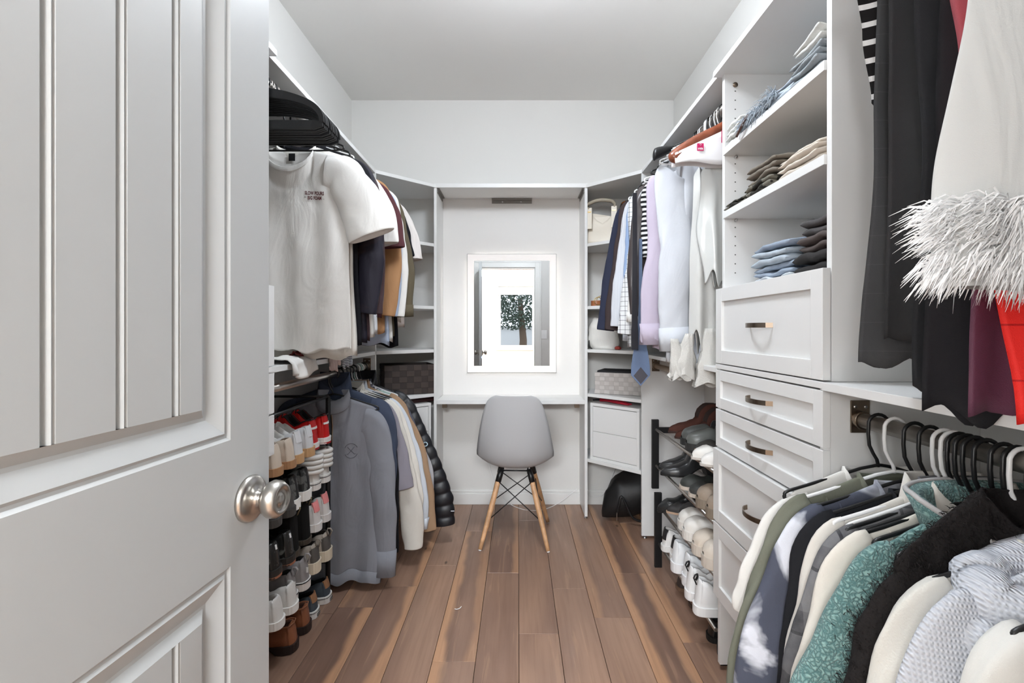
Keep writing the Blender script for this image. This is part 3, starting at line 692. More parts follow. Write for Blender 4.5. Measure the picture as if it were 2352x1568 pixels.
def garment(name, label, cat, key, Y, mt, *, rx=0, rz=0, top=-.095, sh=-.15, hws=.205, hem=-.76, hwh=.24, hwm=None, th=.014, nw=.075,
            drop=.07, bdrop=.012, sleeve='long', sl=None, sw=None, splay=(.0,.0), amp=.009, fr=1.0, seed=0, neck='rib', rib=None, ribm=None, quilt=0,
            hanger='black', hgroup=None, group=None, slcut=.03, sides=(-1,1), nu=44, nv=40, fuzz=0, placket=None, cuff=None, yoff=0, slim=1.0, hemwave=.006, sleeve_y=0, cuffm=None, hlabel=None, holdy=0):
    X, Z = RODS[key]
    t = thing(name, label, cat, (X+rx, Y, Z), rz, group)
    XLO, XHI = XL+.007-X-rx, XR-.007-X-rx
    cl = lambda x: max(XLO, min(XHI, x))
    r = random.Random(seed*13+5); P = [r.uniform(0, 9) for _ in range(12)]
    hwm = hwm or lerp(hws, hwh, .5)
    hwf = lambda v: interp([(0,hws),(.12,hws+.002),(.5,hwm),(1,hwh)], v)
    def topline(x, back):
        ax = abs(x)
        if ax < nw: return neck_z(x, nw, top, bdrop if back else drop)
        k = (ax-nw)/(hws-nw); return lerp(top, sh, k) - .012*smooth01((k-.8)/.2)
    def fold(x, z, v, side):
        a = amp*min(1, v*2.2)**.9
        q = math.sin(x*38*fr+P[0]+1.1*math.sin(z*3+P[1]))+.6*math.sin(x*71*fr+P[2]+.7*math.sin(z*5+P[3]))
        w = nz(x*9+P[4], z*3.2+P[5], P[6])*2.0
        wr = nz(x*22+P[7], z*14, P[8]+side)*.35
        return a*(.55*q+w*.6)+amp*.5*wr*min(1, v*5)
    vs = []; idx = {}
    for side in (0, 1):
        for i in range(nv+1):
            v = i/nv
            for j in range(nu+1):
                u = -1+2*j/nu
                if side == 1 and (j in (0, nu)): idx[side,i,j] = idx[0,i,j]; continue
                xt = u*hws; zt = topline(xt, side)
                if side == 1 and i == 0 and abs(xt) >= nw: idx[side,i,j] = idx[0,i,j]; continue
                vv = v**1.15
                hz = hem+hemwave*math.sin(u*7+P[9])+hemwave*math.sin(u*15+P[10])
                z = zt+(hz-zt)*vv; x = u*hwf(vv)
                T = th*(1-abs(u)**3)*(.35+.65*min(1, v*4)); 
                if abs(xt) < nw: T = max(T*(min(1, v*6)), (.030 if side else .026)*math.sqrt(max(0, 1-(xt/nw)**2))*(1-smooth01(v*3.5)) if True else 0)
                elif i == 0: T = 0
                if quilt:
                    T += .010*abs(math.sin(PI*(z-sh)/quilt))**.6
                y = (T if side else -T)
                D = fold(x, z, v, side)
                if fuzz: y += (1 if side else -1)*fuzz*nz(x*55, z*55, side*9.+P[3])
                idx[side,i,j] = len(vs); vs.append((cl(x), y+D+yoff, z))
    fs = []
    for side in (0, 1):
        for i in range(nv):
            for j in range(nu):
                q = (idx[side,i,j], idx[side,i+1,j], idx[side,i+1,j+1], idx[side,i,j+1])
                if len(set(q)) < 4: q = tuple(dict.fromkeys(q))
                fs.append(q if side == 0 else q[::-1])
    mb = MB().add(vs, fs, 0, True)
    body = mb.build('body', mt, t)
    if key == 'RL' or nu > 50: bs = body.modifiers.new('u', 'SUBSURF'); bs.levels = bs.render_levels = 1
    m = body.modifiers.new('s', 'SOLIDIFY'); m.thickness = .0022; m.offset = -1
    # sleeves
    slv = []
    for s in sides:
        if not sleeve: break
        if sl: path, rad = sl
        elif sleeve == 'long':
            path = [(hws-.055, sh+.0-.055), (hws-.01, sh-.075), (hws+.025+splay[0]*.3, sh-.20), (hws+.045+splay[0], sh-.40), (hws+.035+splay[1], sh-.63)]
            rad = [.072,.072,.062,.053,.040]
        else:
            path = [(hws-.055, sh-.06), (hws-.008, sh-.08), (hws+.030+splay[0], sh-.20), (hws+.052+splay[1], sh-.32)]
            rad = [.062,.066,.066,.070]
        if sw: rad = [a*sw for a in rad]
        n = 20; pc = catmull([(p[0], 0, p[1]) for p in path], 22 if quilt else 6); NP = len(pc)
        if sleeve_y: pc = [p+Vector((0, sleeve_y*smooth01(i/(NP-1)), 0)) for i, p in enumerate(pc)]
        rings = []
        for i, p in enumerate(pc):
            f = i/(NP-1); ra = rad[0]
            k = f*(len(rad)-1); kk = min(int(k), len(rad)-2); ra = lerp(rad[kk], rad[kk+1], k-kk)
            tg = (pc[min(i+1,NP-1)]-pc[max(i-1,0)]).normalized(); a = Vector((tg.z, 0, -tg.x))    # in-plane normal, outward
            if a.x < 0: a = -a
            dep = min(ra*.45, (th+.012))*lerp(.75, 1.1, f)
            if quilt: 
                g_ = abs(math.sin(PI*(p.z-sh)/quilt))**.6; ra2 = ra*(.93+.11*g_); dep = dep*(.85+.35*g_)
            else: ra2 = ra
            ring = []
            for q in range(n):
                th_ = 2*PI*q/n; cx_, sy_ = math.cos(th_), math.sin(th_)
                wr = 1+.22*nz(cx_*1.6+P[4]+s, sy_*1.6+p.z*13, P[5])+.14*nz(p.z*32, cx_*2.2+s, sy_*2.2+P[6])
                if quilt: wr = 1+.06*nz(cx_*2+s, p.z*25, P[5])
                pp = p+a*ra2*cx_*wr*(1 if cx_ > 0 else 1)+Vector((0, dep*sy_*wr, 0))
                pp.y += amp*.8*nz(p.z*4+P[1], s*3, P[2])*f
                if fuzz: pp += (a*cx_+Vector((0,sy_,0)))*fuzz*nz(pp.x*55, pp.y*55, pp.z*55)
                if i <= 2: pp.z = min(pp.z, lerp(sh, top, max(0, min(1, (hws-pp.x)/(hws-nw))))-.004)
                ring.append((cl(s*pp.x), pp.y+yoff, pp.z))
            rings.append(ring)
        last = [Vector(p) for p in rings[-1]]; cen = sum(last, Vector())/n
        back = Vector(rings[-3 if not quilt else -9][0])-Vector(rings[-1][0])
        rings.append([tuple(cen+(p-cen)*.9) for p in last]); rings.append([tuple(cen+(p-cen)*.86+back*.6) for p in last])
        sb = MB().loft(rings if s > 0 else [rg[::-1] for rg in rings], 0, True, False, True)
        so = sb.build('sleeve', mt, t, sub=1); slv.append(so)
        if cuff:
            rr = []
            for k_, sc in ((-int(cuff), 1.0), (-int(cuff), 1.05), (-1, 1.05), (-1, .97)):
                base = rings[-3+k_+1] if False else rings[(NP-1)+k_+1]
                bc = sum((Vector(p) for p in base), Vector())/n
                rr.append([tuple(bc+(Vector(p)-bc)*sc) for p in base])
            MB().loft(rr, 0, True, False, False).build('cuff', cuffm or mt, so)
    # necks
    def ringpts(dz=0, sc=1.0, k=28):
        out = []
        for q in range(k):
            a = 2*PI*q/k; x = nw*math.cos(a)*sc; back = math.sin(a) > 0
            z = neck_z(nw*math.cos(a), nw*1.001, top, bdrop if back else drop)
            y = (.030 if back else -.026)*abs(math.sin(a))*sc
            out.append((x, y+yoff, z+dz))
        return out
    if neck == 'rib':
        p = [(x, y+(-.001 if y < 0 else 0), z+.001) for x, y, z in ringpts()]
        mb = MB(); rings = []
        for (dz, sc, dy) in ((-.012,1.03,-.0022),(.004,1.0,-.0030),(.006,.98,0.0),(-.012,.99,.001)):
            rings.append([(x*sc*(1-.0), y+(dy if y < yoff else -dy), z+dz*(1 if y < yoff else .6)) for x, y, z in p])
        mb.loft([r_ for r_ in rings]+[rings[0]], 0, True, False, False).build('neck_rib', ribm or mt, t)
    elif neck in ('collar', 'lapel', 'fleece'):
        Hh = {'collar': .034, 'lapel': .045, 'fleece': .075}[neck]; k = 28; p = ringpts(0, 1.0, k); mb = MB(); rings = []
        for sc, dz, lay in ((.98,-.01,0),(.90,Hh,0),(.94,Hh+.004,1),(1.10,-.018 if neck != 'fleece' else .0,1),(1.07,-.020 if neck != 'fleece' else -.004,1)):
            ring = []
            for i, (x, y, z) in enumerate(p):
                fr_ = max(0, -math.sin(2*PI*i/k))
                zz = lerp(top, z, .45 if lay == 0 else .4)+dz*(1-.55*fr_ if dz > 0 else 1+1.3*fr_)
                ring.append((x*sc, (y-yoff)*sc*1.05+yoff-(.004*fr_ if lay else 0), zz))
            rings.append(ring)
        co = mb.loft(rings+[rings[0]], 0, True, False, False).build('collar', ribm or mt, t)
    elif neck == 'hood':
        rings = []; k = 22
        for i in range(9):
            f = i/8; sc = 1.0+.38*math.sin(PI*f)*1.0; ring = []
            for (x, y, z), q in zip(ringpts(0,1,k), range(k)):
                a = 2*PI*q/k; fr_ = .5-.5*math.sin(a)
                wob = 1+.12*nz(math.cos(a)*1.7+seed, math.sin(a)*1.7, f*3)
                yy = (y-yoff)*sc*1.25*wob+yoff+.012*math.sin(PI*f)*(1 if math.sin(a) > 0 else -1)
                ring.append((x*sc*wob*(1-.35*f*(f > .6)), yy, lerp(top, z, .8)-.01+.075*math.sin(PI*min(1, f*1.15))*(1.0-.35*fr_)*wob-.03*f))
            rings.append(ring)
        MB().loft(rings, 0, True, False, False).build('hood', mt, t)
    if rib:
        rings = []
        for side in (0,):
            pass
        row = [vs[idx[0,nv,j]] for j in range(nu+1)]+[vs[idx[1,nv,j]] for j in range(nu-1, 0, -1)]
        cxm = 0; up = [( x*1.005, y*1.05, z+.004) for x, y, z in row]
        lo = [(x*.96, y*.9, z-rib) for x, y, z in row]
        MB().loft([lo, up, [(x*.99,y*.9,z) for x,y,z in up]], 0, True, False, False).build('hem_rib', ribm or mt, t)
    # surface helper for plackets, zips, prints
    av = [Vector(v) for v in vs]; af = [f for f in fs if len(f) >= 3]
    for so in slv:
        o_ = len(av); av += [v.co.copy() for v in so.data.vertices]; af += [tuple(o_+i for i in p.vertices) for p in so.data.polygons if len(p.vertices) == 4]
    bvh = BVHTree.FromPolygons(av, af)
    def on(x, z, off=.0015):
        h = bvh.ray_cast(Vector((x, -.3, z)), Vector((0, 1, 0)))
        return (h[0].y if h[0] else -.02)-off
    t['_dummy'] = 0; del t['_dummy']
    if placket:
        kind = placket; pts = [top-drop-.01+(hem+.01-(top-drop-.01))*i/26 for i in range(27)]
        if kind == 'halfzip': pts = [top-drop-.0+(-.17)*i/12 for i in range(13)]
        wd = {'buttons': .014, 'zip': .006, 'halfzip': .004, 'open': .020}[kind]
        rings = [[(-wd, on(-wd, z, .0008), z), (wd, on(wd, z, .0008), z), (wd, on(wd, z, .0028), z), (-wd, on(-wd, z, .0028), z)] for z in pts]
        pl = MB().loft(rings, 0, True, True, True).build('placket', M_bronze if 'zip' in kind else mt, t)
        if kind == 'buttons':
            b_ = MB()
            for i in range(6):
                z = top-drop-.03+(hem+.06-(top-drop))*i/6
                b_.lathe([(0,0),(.0052,0),(.0052,-.0018),(0,-.0022)], (0, on(0, z, .003), z), 'y', 10)
            b_.build('buttons', M_whitep, pl)
    hk = None
    if hanger:
        hk = tube_hanger(hlabel or f'{hanger} tube hanger holding the {label.split(",")[0]}', hanger, (X+rx, Y+yoff+holdy, Z), rz)
        words_ = hk['label'].split()
        if len(words_) > 15: hk['label'] = ' '.join(words_[:15])
        if hgroup: hk['group'] = hgroup
    return t, on, body, slv

def text_decal(s, size, mt, parent, on, x, z, name='print', bold=.0, shear=0, slope=0, xs=1.0):
    cu = bpy.data.curves.new('t', 'FONT'); cu.body = s; cu.size = size; cu.align_x = 'CENTER'; cu.align_y = 'CENTER'; cu.offset = bold; cu.resolution_u = 3
    tmp = bpy.data.objects.new('t', cu); COL.objects.link(tmp)
    dg = bpy.context.evaluated_depsgraph_get(); me = bpy.data.meshes.new_from_object(tmp.evaluated_get(dg))
    bpy.data.objects.remove(tmp); 
    for v in me.vertices:
        px, pz = v.co.x*xs+x, v.co.y+z-v.co.x*xs*slope
        v.co = Vector((px, on(px, pz, .0040), pz))
    me.name = name; me.materials.clear(); me.materials.append(mt)
    o = bpy.data.objects.new(name, me); COL.objects.link(o); o.parent = parent
    return o
def curve_decal(pts, r, mt, parent, on, name='embroidery', n=6, closed=False, flat=None):
    m = MB().tube([(x, on(x, z, .0006), z) for x, z in pts], r, n, closed=closed)
    return m.build(name, mt, parent)
# ------------------------------------------------------------ upper rod behind the door: tees and shirts
C_off = cloth('cotton_white', (222,220,216)); C_off2 = cloth('cotton_ivory', (214,210,203))
C_black = cloth('cotton_black', (24,24,29)); C_navy = cloth('cotton_navy', (30,33,46))
GL = 'garments on the upper rod behind the door'
# wide-armed black hangers standing empty
def wide_hanger(label, y, i):
    X, Z = RODS['LU']
    t = thing('velvet_hanger', label, 'hanger', (X, y, Z), rnd.uniform(-.03,.03), 'empty black hangers behind the door')
    m = MB(); R = .0215
    pts = [(R*math.cos(a), 0, R*math.sin(a)) for a in [math.radians(v) for v in range(-35, 181, 18)]]+[(-R,0,-.012),(-R*.8,0,-.028),(-R*.3,0,-.038),(0,0,-.05)]
    m.tube(pts, .0028, 8); m.build('hook', [M_chrome, M_black][i % 3 == 0], t)
    hw = .222; m = MB(); rings = []
    top = [(0,-.040),(.05,-.045),(.11,-.058),(.17,-.080),(.205,-.105),(.221,-.132),(.224,-.158)]
    tc = catmull([(-x,0,z) for x,z in top[::-1]]+[(x,0,z) for x,z in top[1:]], 4)
    rings = []
    for k, p in enumerate(tc):
        f = abs(p.x)/hw; h = lerp(.036, .018, f)
        tg = (tc[min(k+1,len(tc)-1)]-tc[max(k-1,0)]).normalized(); nn = Vector((-tg.z,0,tg.x))
        a = p; b_ = p-nn*h; rings.append([(a.x,-.004,a.z),(b_.x,-.004,b_.z),(b_.x,.004,b_.z),(a.x,.004,a.z)])
    m.loft(rings, smooth=False)
    m.build('arm', mat('black_velvet', (12,12,14), .6), t, bevel=.0015)
    m = MB(); rr = []
    for x in (-.219,-.19,-.1,0,.1,.19,.219):
        hh = .030 if abs(x) < .2 else .012; zc = -.165 if abs(x) < .2 else -.164
        rr.append([(x,-.004,zc+hh/2),(x,-.004,zc-hh/2),(x,.004,zc-hh/2),(x,.004,zc+hh/2)])
    m.loft(rr, smooth=False); m.build('trouser_bar', mat('black_velvet', (12,12,14), .6), t, bevel=.001)
    return t
for i, y in enumerate((1.575,1.590,1.604,1.618,1.632,1.647,1.662,1.677,1.692,1.712)):
    wide_hanger('empty black wide-armed hanger bunched with others above the printed white tee', y, i)
tee, on, tb_, _ = garment('tshirt', 'white cotton tee with small dark red slogan on the chest', 'shirt', 'LU', 1.80, C_off, top=-.165, sh=-.19, hws=.215, hwh=.232, hwm=.228,
    hem=-.925, sleeve='short', sl=([(.14,-.255),(.20,-.27),(.27,-.37),(.315,-.49)], [.075,.082,.086,.088]), drop=.078, th=.022, amp=.010, fr=.75, seed=1, hanger='black', nw=.092, nu=64, nv=56, bdrop=.0, group=GL)
RED = mat('print_maroon', (84,20,22), .7)
text_decal('SLOW POURS', .0180, RED, tee, on, .103, -.334, 'slogan', .0007, slope=.06, xs=.66)
text_decal('BIG FOAM', .0180, RED, tee, on, .104, -.352, 'slogan', .0007, slope=.06, xs=.64)
text_decal('&', .012, mat('print_grey', (140,134,126), .7), tee, on, .068, -.348, 'slogan', .0002)
text_decal('~', .012, mat('print_grey', (140,134,126), .7), tee, on, .138, -.356, 'slogan', .0002)
MB().box(-.012,.012,.018,.0195,-.198,-.170).build('neck_label', mat('label_black', (22,22,24), .6), tee)
GU = [
 # name, label, cat, Y, mat, kwargs
 ('tshirt','plain ivory tee directly behind the slogan tee with a longer hem','shirt',1.855,C_off2,dict(top=-.13,sh=-.17,hem=-.955,sleeve='short',drop=.04,hwh=.235,splay=(-.01,-.02))),
 ('tshirt','black tee whose hem shows under the slogan tee sleeve','shirt',1.905,C_black,dict(sleeve='short',hem=-.90,splay=(0,-.02))),
 ('hanging_shirt','midnight navy long sleeved shirt with painted brown satin sheen','shirt',1.960,cloth('navy_painted_sheen',(38,36,46),.5,pattern=('blotch',5,(74,60,60),.52,.66)),dict(hem=-.90,splay=(.01,.0),sw=1.05)),  # brown sheen painted as blotches in the cloth colour
 ('hanging_shirt','dark plum satin shirt beside the midnight navy shirt','shirt',2.015,cloth('plum_satin',(66,50,53),.4),dict(hem=-.90,splay=(0,.01))),
 ('tshirt','white short sleeved tee with a rumpled rolled sleeve','shirt',2.07,C_off,dict(sleeve='short',hem=-.88,splay=(.03,.02),amp=.014)),
 ('hanging_shirt','white shirt printed with small black specks','shirt',2.125,cloth('speck_white',(214,216,220),pattern=('blotch',60,(40,44,60),.66,.70)),dict(sleeve='short',hem=-.87,neck='collar',splay=(.0,.0))),
 ('polo_shirt','maroon short sleeved polo shirt above the camel jacket','shirt',2.185,cloth('maroon_knit',(82,48,52)),dict(sleeve='short',hem=-.80,neck='collar',splay=(.03,.02))),
 ('jacket','camel brown cotton jacket with gathered side seam','jacket',2.245,cloth('camel_twill',(164,124,88)),dict(hem=-.86,neck='collar',splay=(.01,.0),sw=1.1)),
 ('hanging_shirt','pale blue oxford shirt peeping out below the camel jacket','shirt',2.31,cloth('oxford_blue',(176,190,212)),dict(hem=-.92,neck='collar')),
 ('hanging_shirt','white long sleeved shirt between the blue oxford and olive jacket','shirt',2.365,C_off,dict(hem=-.90,neck='collar',splay=(.02,.02))),
 ('jacket','olive green cotton jacket with a long cuffed sleeve','jacket',2.43,cloth('olive_twill',(92,84,68)),dict(hem=-.88,neck='collar',splay=(.03,.05),cuff=3,sw=1.1)),
 ('tshirt','black tee at the far end under the white short sleeved shirt','shirt',2.49,C_black,dict(sleeve='short',hem=-.93)),
 ('hanging_shirt','white short sleeved linen shirt near the corner shelves','shirt',2.55,cloth('linen_white',(218,212,208)),dict(sleeve='short',hem=-.80,neck='collar',splay=(.03,.02),sw=1.05)),
 ('hanging_shirt','greige short sleeved overshirt, last on the rod by the corner shelves','shirt',2.615,cloth('greige',(196,186,180)),dict(sleeve='short',hem=-.84,neck='collar',splay=(.015,.02))),
]
for i, (n, lab, cat, Y, mt, kw) in enumerate(GU):
    kw = dict(kw); kw.setdefault('hanger', 'white' if i in (1,7,9) else 'mint' if i == 10 else 'black')
    kw.setdefault('hem', -.85)
    garment(n, lab, cat, 'LU', Y, mt, seed=20+i, rz=rnd.uniform(-.05,.05), group=GL, nu=36, nv=32, **kw)

def drape(name, label, y0, y1, mt, back, drop, seed, lift=0, xe=-.8175, zs=1.0765, th=.0025):
    t = thing(name, label, 'clothes', (xe, (y0+y1)/2, zs)); m = MB(); NU, NV = 26, 22; vs = []; w = (y1-y0)
    for i in range(NV+1):
        f = i/NV; L_ = back+drop
        for j in range(NU+1):
            g = -1+2*j/NU; d = f*(back+drop*(1+.35*nz(g*2+seed, 1, 2)-.25*g*g)); wv = nz(g*4+seed, f*3, 1)
            if d < back: x = -(back-d); z = .004+lift*math.sin(PI*f)+.014*abs(wv)+.006*abs(nz(g*9, f*9, seed))
            else: x = .010+.010*wv+.012*math.sin(g*8+seed)*min(1,(d-back)/.03); z = .004+.006*max(0,1-(d-back)/.02)-(d-back)
            if d >= back: x = max(x, .004)
            vs.append((x, g*w/2*(1-.25*f*abs(g))+.01*nz(f*4, g*3, seed), z))
    fs = [(i*(NU+1)+j, (i+1)*(NU+1)+j, (i+1)*(NU+1)+j+1, i*(NU+1)+j+1) for i in range(NV) for j in range(NU)]
    o = m.add(vs, fs, 0, True).build('cloth', mt, t); md = o.modifiers.new('s', 'SOLIDIFY'); md.thickness = th; md.offset = 1
    return t
drape('crumpled_shirt', 'crumpled white tee slipping over the middle shelf edge under the slogan tee', 1.66, 1.93, C_off, .16, .060, 2, lift=.012)
drape('crumpled_shirt', 'maroon cloth crumpled on the middle shelf beneath the slogan tee', 1.80, 1.90, cloth('maroon_cloth',(120,52,48)), .05, .004, 5, lift=.026, xe=-.83)
drape('crumpled_shirt', 'pale pink cloth hanging over the middle shelf edge', 2.03, 2.14, cloth('pale_pink',(206,188,184)), .12, .055, 6)
drape('crumpled_shirt', 'navy and white striped cloth hanging over the middle shelf edge', 2.16, 2.30, cloth('breton',(214,216,220),pattern=('stripe',2,.0075,.45,(40,46,62))), .12, .060, 8)

# ------------------------------------------------------------ lower rod behind the door
GLL = 'garments on the lower rod over the shoe rack'
zipm = cloth('grey_jersey', (133,135,143)); 
qz, on, _, _ = garment('sweatshirt', 'slate grey pullover with embroidered crossed golf clubs, front of the lower rod', 'sweater', 'LL', 2.19, zipm, rx=.015, top=-.105, sh=-.15, hws=.205, hwh=.225, hem=-.90, rib=.05,
    sleeve='long', sl=([(.14,-.215),(.185,-.24),(.220,-.42),(.235,-.66),(.235,-.93)], [.066,.068,.062,.056,.046]), cuff=4, th=.026, amp=.016, fr=.8, seed=3, neck='collar', hanger='black', nu=56, nv=48, placket='halfzip', rz=.03, group=GLL)
emb = cloth('embroidery_dark', (84,86,94))
cxx, czz = .088, -.345
curve_decal([(cxx+.029*math.cos(a*PI/14), czz+.034*math.sin(a*PI/14)) for a in range(2, 13)], .0011, emb, qz, on)
curve_decal([(cxx+.029*math.cos(a*PI/14), czz+.034*math.sin(a*PI/14)) for a in range(16, 27)], .0011, emb, qz, on)
curve_decal([(cxx-.014, czz+.018), (cxx, czz), (cxx+.014, czz-.016), (cxx+.019, czz-.014)], .0011, emb, qz, on)
curve_decal([(cxx+.014, czz+.018), (cxx, czz), (cxx-.014, czz-.016), (cxx-.019, czz-.014)], .0011, emb, qz, on)
navy = cloth('navy_jersey', (62,70,88))
hd, on, _, _ = garment('sweatshirt', 'navy blue pullover with a stand collar behind the slate grey pullover', 'sweater', 'LL', 2.245, navy, top=-.07, sh=-.125, hws=.225, hwh=.25, hem=-.955, th=.020, neck='fleece', seed=4, rib=.0, sleeve='long', splay=(-.03,-.05), amp=.009, rz=-.04, group=GLL)
wh_print = mat('print_white', (225,228,235), .6)
bt, on, _, _ = garment('tshirt', 'black athletic top with a white tick and letters NG', 'shirt', 'LL', 2.295, cloth('black_poly',(20,21,25)), hem=-.93, hwh=.235, seed=5, sleeve='long', splay=(-.02,-.045), sl=([(.15,-.205),(.20,-.225),(.238,-.42),(.252,-.62),(.252,-.87)],[.062,.060,.046,.040,.036]), group=GLL)
text_decal('NG', .030, wh_print, bt, on, .195, -.30, 'letters', .0004)
curve_decal([(.182,-.425),(.190,-.430),(.200,-.425),(.214,-.408)], .0022, wh_print, bt, on, 'tick_logo')
GLs = [
 ('tshirt','mauve grey tee with a wide elbow sleeve','shirt',2.345,cloth('mauve_jersey',(142,138,148)),dict(hem=-.90,sleeve='short',sl=([(.15,-.205),(.20,-.23),(.255,-.42),(.285,-.58)],[.068,.068,.070,.068]))),
 ('hanging_shirt','cream long sleeved shirt whose cuff hangs lowest','shirt',2.395,cloth('cream_cotton',(212,208,200)),dict(hem=-.88,sl=([(.15,-.205),(.20,-.23),(.27,-.45),(.32,-.68),(.335,-.90)],[.072,.070,.066,.058,.050]))),
 ('hanging_shirt','ivory overshirt with a soft collar behind the cream shirt','shirt',2.44,cloth('ivory_cotton',(218,214,206)),dict(hem=-.86,neck='collar',sl=([(.15,-.205),(.20,-.225),(.275,-.42),(.32,-.62),(.32,-.80)],[.072,.070,.064,.056,.048]))),
 ('denim_jacket','pale blue white denim jacket with a snap cuff','jacket',2.49,cloth('pale_denim',(200,206,214),.8),dict(hem=-.80,neck='collar',cuff=3,sl=([(.15,-.205),(.20,-.23),(.285,-.42),(.335,-.62),(.345,-.83)],[.072,.072,.066,.058,.05]))),
 ('jacket','tan cotton jacket with a bright camel shoulder','jacket',2.535,cloth('tan_twill',(160,132,106)),dict(hem=-.82,neck='collar',hanger='white',sl=([(.15,-.195),(.20,-.215),(.30,-.42),(.36,-.64),(.385,-.86)],[.072,.072,.064,.056,.05]))),
 ('hanging_shirt','navy and white leaf patterned shirt','shirt',2.57,cloth('leaf_print',(84,86,98),pattern=('blotch',45,(206,206,210),.55,.60)),dict(hem=-.78,neck='collar',hanger='mint',sleeve='short',splay=(.02,.02))),
 ('sweatshirt','light grey smooth jersey sweatshirt beside the puffer','sweater',2.60,cloth('light_grey_jersey',(186,186,190)),dict(hem=-.80,hanger='white',sl=([(.14,-.205),(.19,-.225),(.275,-.40),(.345,-.60),(.33,-.80)],[.064,.062,.060,.060,.05]))),
]
for i, (n, lab, cat, Y, mt, kw) in enumerate(GLs):
    garment(n, lab, cat, 'LL', Y, mt, seed=50+i, rz=rnd.uniform(-.03,.03), group=GLL, nu=36, nv=32, **kw)
puff = mat('puffer_nylon', (20,21,27), .42, bump=.3, bscale=40)
pj, on, _, slp = garment('puffer_jacket', 'black quilted puffer jacket with its sleeve swinging out by the vanity', 'jacket', 'LL', 2.655, puff, hem=-.72, hwh=.25, th=.024, quilt=.062, seed=70, neck='fleece', amp=.004,
    sl=([(.15,-.195),(.215,-.215),(.30,-.38),(.375,-.55),(.435,-.74),(.452,-.88)], [.066,.064,.060,.062,.070,.062]), placket='zip', nv=60, group=GLL)
MB().box(.495,.515,-.034,-.031,-.795,-.792).build('reflective_tag', wh_print, pj, rot=(0,0,0))
text_decal('O', .036, mat('print_lightblue', (190,215,228), .5), pj, lambda x, z, off=0: -.0345, .355, -.425, 'letters', .0006)

# ------------------------------------------------------------ suits and dress shirts
GR = 'garments on the upper rod past the drawer tower'
def lng(a, b, c, d=None, w=(.062,.060,.054,.050,.044), L=.60, sx=0):
    return ([(.13+sx,-.205),(.165+sx,-.225),(a,-.15-L*.42),(b,-.15-L*.72),(c,-.15-L)], list(w))
RUs = [
 ('suit_jacket','navy wool suit jacket, deepest on the rod next to the handbag shelf','jacket',2.63,cloth('navy_wool',(44,48,66)),dict(hem=-.86,neck='lapel',hws=.20,sl=lng(.235,.28,.305,L=.70,w=(.066,.066,.060,.055,.05),sx=.02))),
 ('suit_jacket','dark brown wool blazer against the navy suit jacket','jacket',2.57,cloth('brown_wool',(62,52,52)),dict(hem=-.88,neck='lapel',hws=.19,sl=lng(.215,.25,.27,L=.70,w=(.066,.066,.060,.055,.05),sx=.015),cuff=0)),
 ('dress_shirt','white and grey pinstriped dress shirt','shirt',2.50,cloth('pinstripe',(206,208,212),pattern=('stripe',0,.0075,.30,(172,178,190))),dict(hem=-.90,neck='collar',hws=.185,sl=lng(.21,.245,.26,L=.68,sx=.01),hanger='white')),
 ('dress_shirt','sky blue dress shirt between the pinstripe and the grid check','shirt',2.44,cloth('sky_blue',(140,160,192)),dict(hem=-.86,neck='collar',hws=.18,sl=lng(.185,.20,.20,L=.58))),
 ('dress_shirt','white dress shirt with a dark windowpane grid','shirt',2.375,cloth('windowpane',(214,215,216),pattern=('grid',.0235,.075,(48,52,62))),dict(hem=-.93,neck='collar',hws=.185,sl=lng(.19,.225,.25,L=.72,sx=.01),hanger='white')),
 ('dress_shirt','white tuxedo shirt with folded french cuff','shirt',2.315,C_off,dict(hem=-.88,neck='collar',hws=.18,sl=lng(.175,.20,.215,L=.66),cuff=3)),
 ('satin_jacket','dark espresso satin jacket with crinkled sleeve','jacket',2.245,mat('espresso_satin',(62,55,55),.32,bump=.5,bscale=25),dict(hem=-.78,neck='collar',hws=.20,sl=lng(.205,.225,.215,L=.62,sx=.02),amp=.014)),
 ('hanging_shirt','black and white zebra striped blouse','shirt',2.185,cloth('zebra',(216,216,216),pattern=('stripe',2,.022,.5,(24,24,28))),dict(hem=-.62,hws=.18,hwm=.17,hwh=.17,sl=lng(.165,.17,.17,L=.36,w=(.06,.058,.052,.05,.046)),hanger='white')),
 ('dress_shirt','lilac dress shirt with buttoned cuff','shirt',2.075,cloth('lilac_cotton',(180,170,186)),dict(hem=-.93,hws=.18,hwm=.185,hwh=.20,neck='collar',sl=lng(.165,.20,.20,L=.76,w=(.062,.062,.062,.058,.054)),cuff=4,sleeve_y=-.018,hanger='black',placket='buttons')),
 ('dress_shirt','crisp white dress shirt with two-button cuff in front of the lilac one','shirt',1.955,cloth('crisp_white',(194,197,203)),dict(hem=-.985,amp=.015,hws=.175,hwm=.175,hwh=.185,neck='collar',sl=lng(.140,.155,.145,L=.78,w=(.062,.066,.072,.064,.058)),cuff=4,sleeve_y=-.022,hanger='white',placket='buttons')),
]
for i, (n, lab, cat, Y, mt, kw) in enumerate(RUs):
    kw = dict(kw); kw.setdefault('hanger','black'); kw['sl'] = kw.get('sl')
    if kw['sl'] is None: del kw['sl']
    if kw.get('cuff') == 0: del kw['cuff']
    garment(n, lab, cat, 'RU', Y, mt, seed=90+i, rz=rnd.uniform(-.05,.02), group=GR, nu=36, nv=34, **kw)
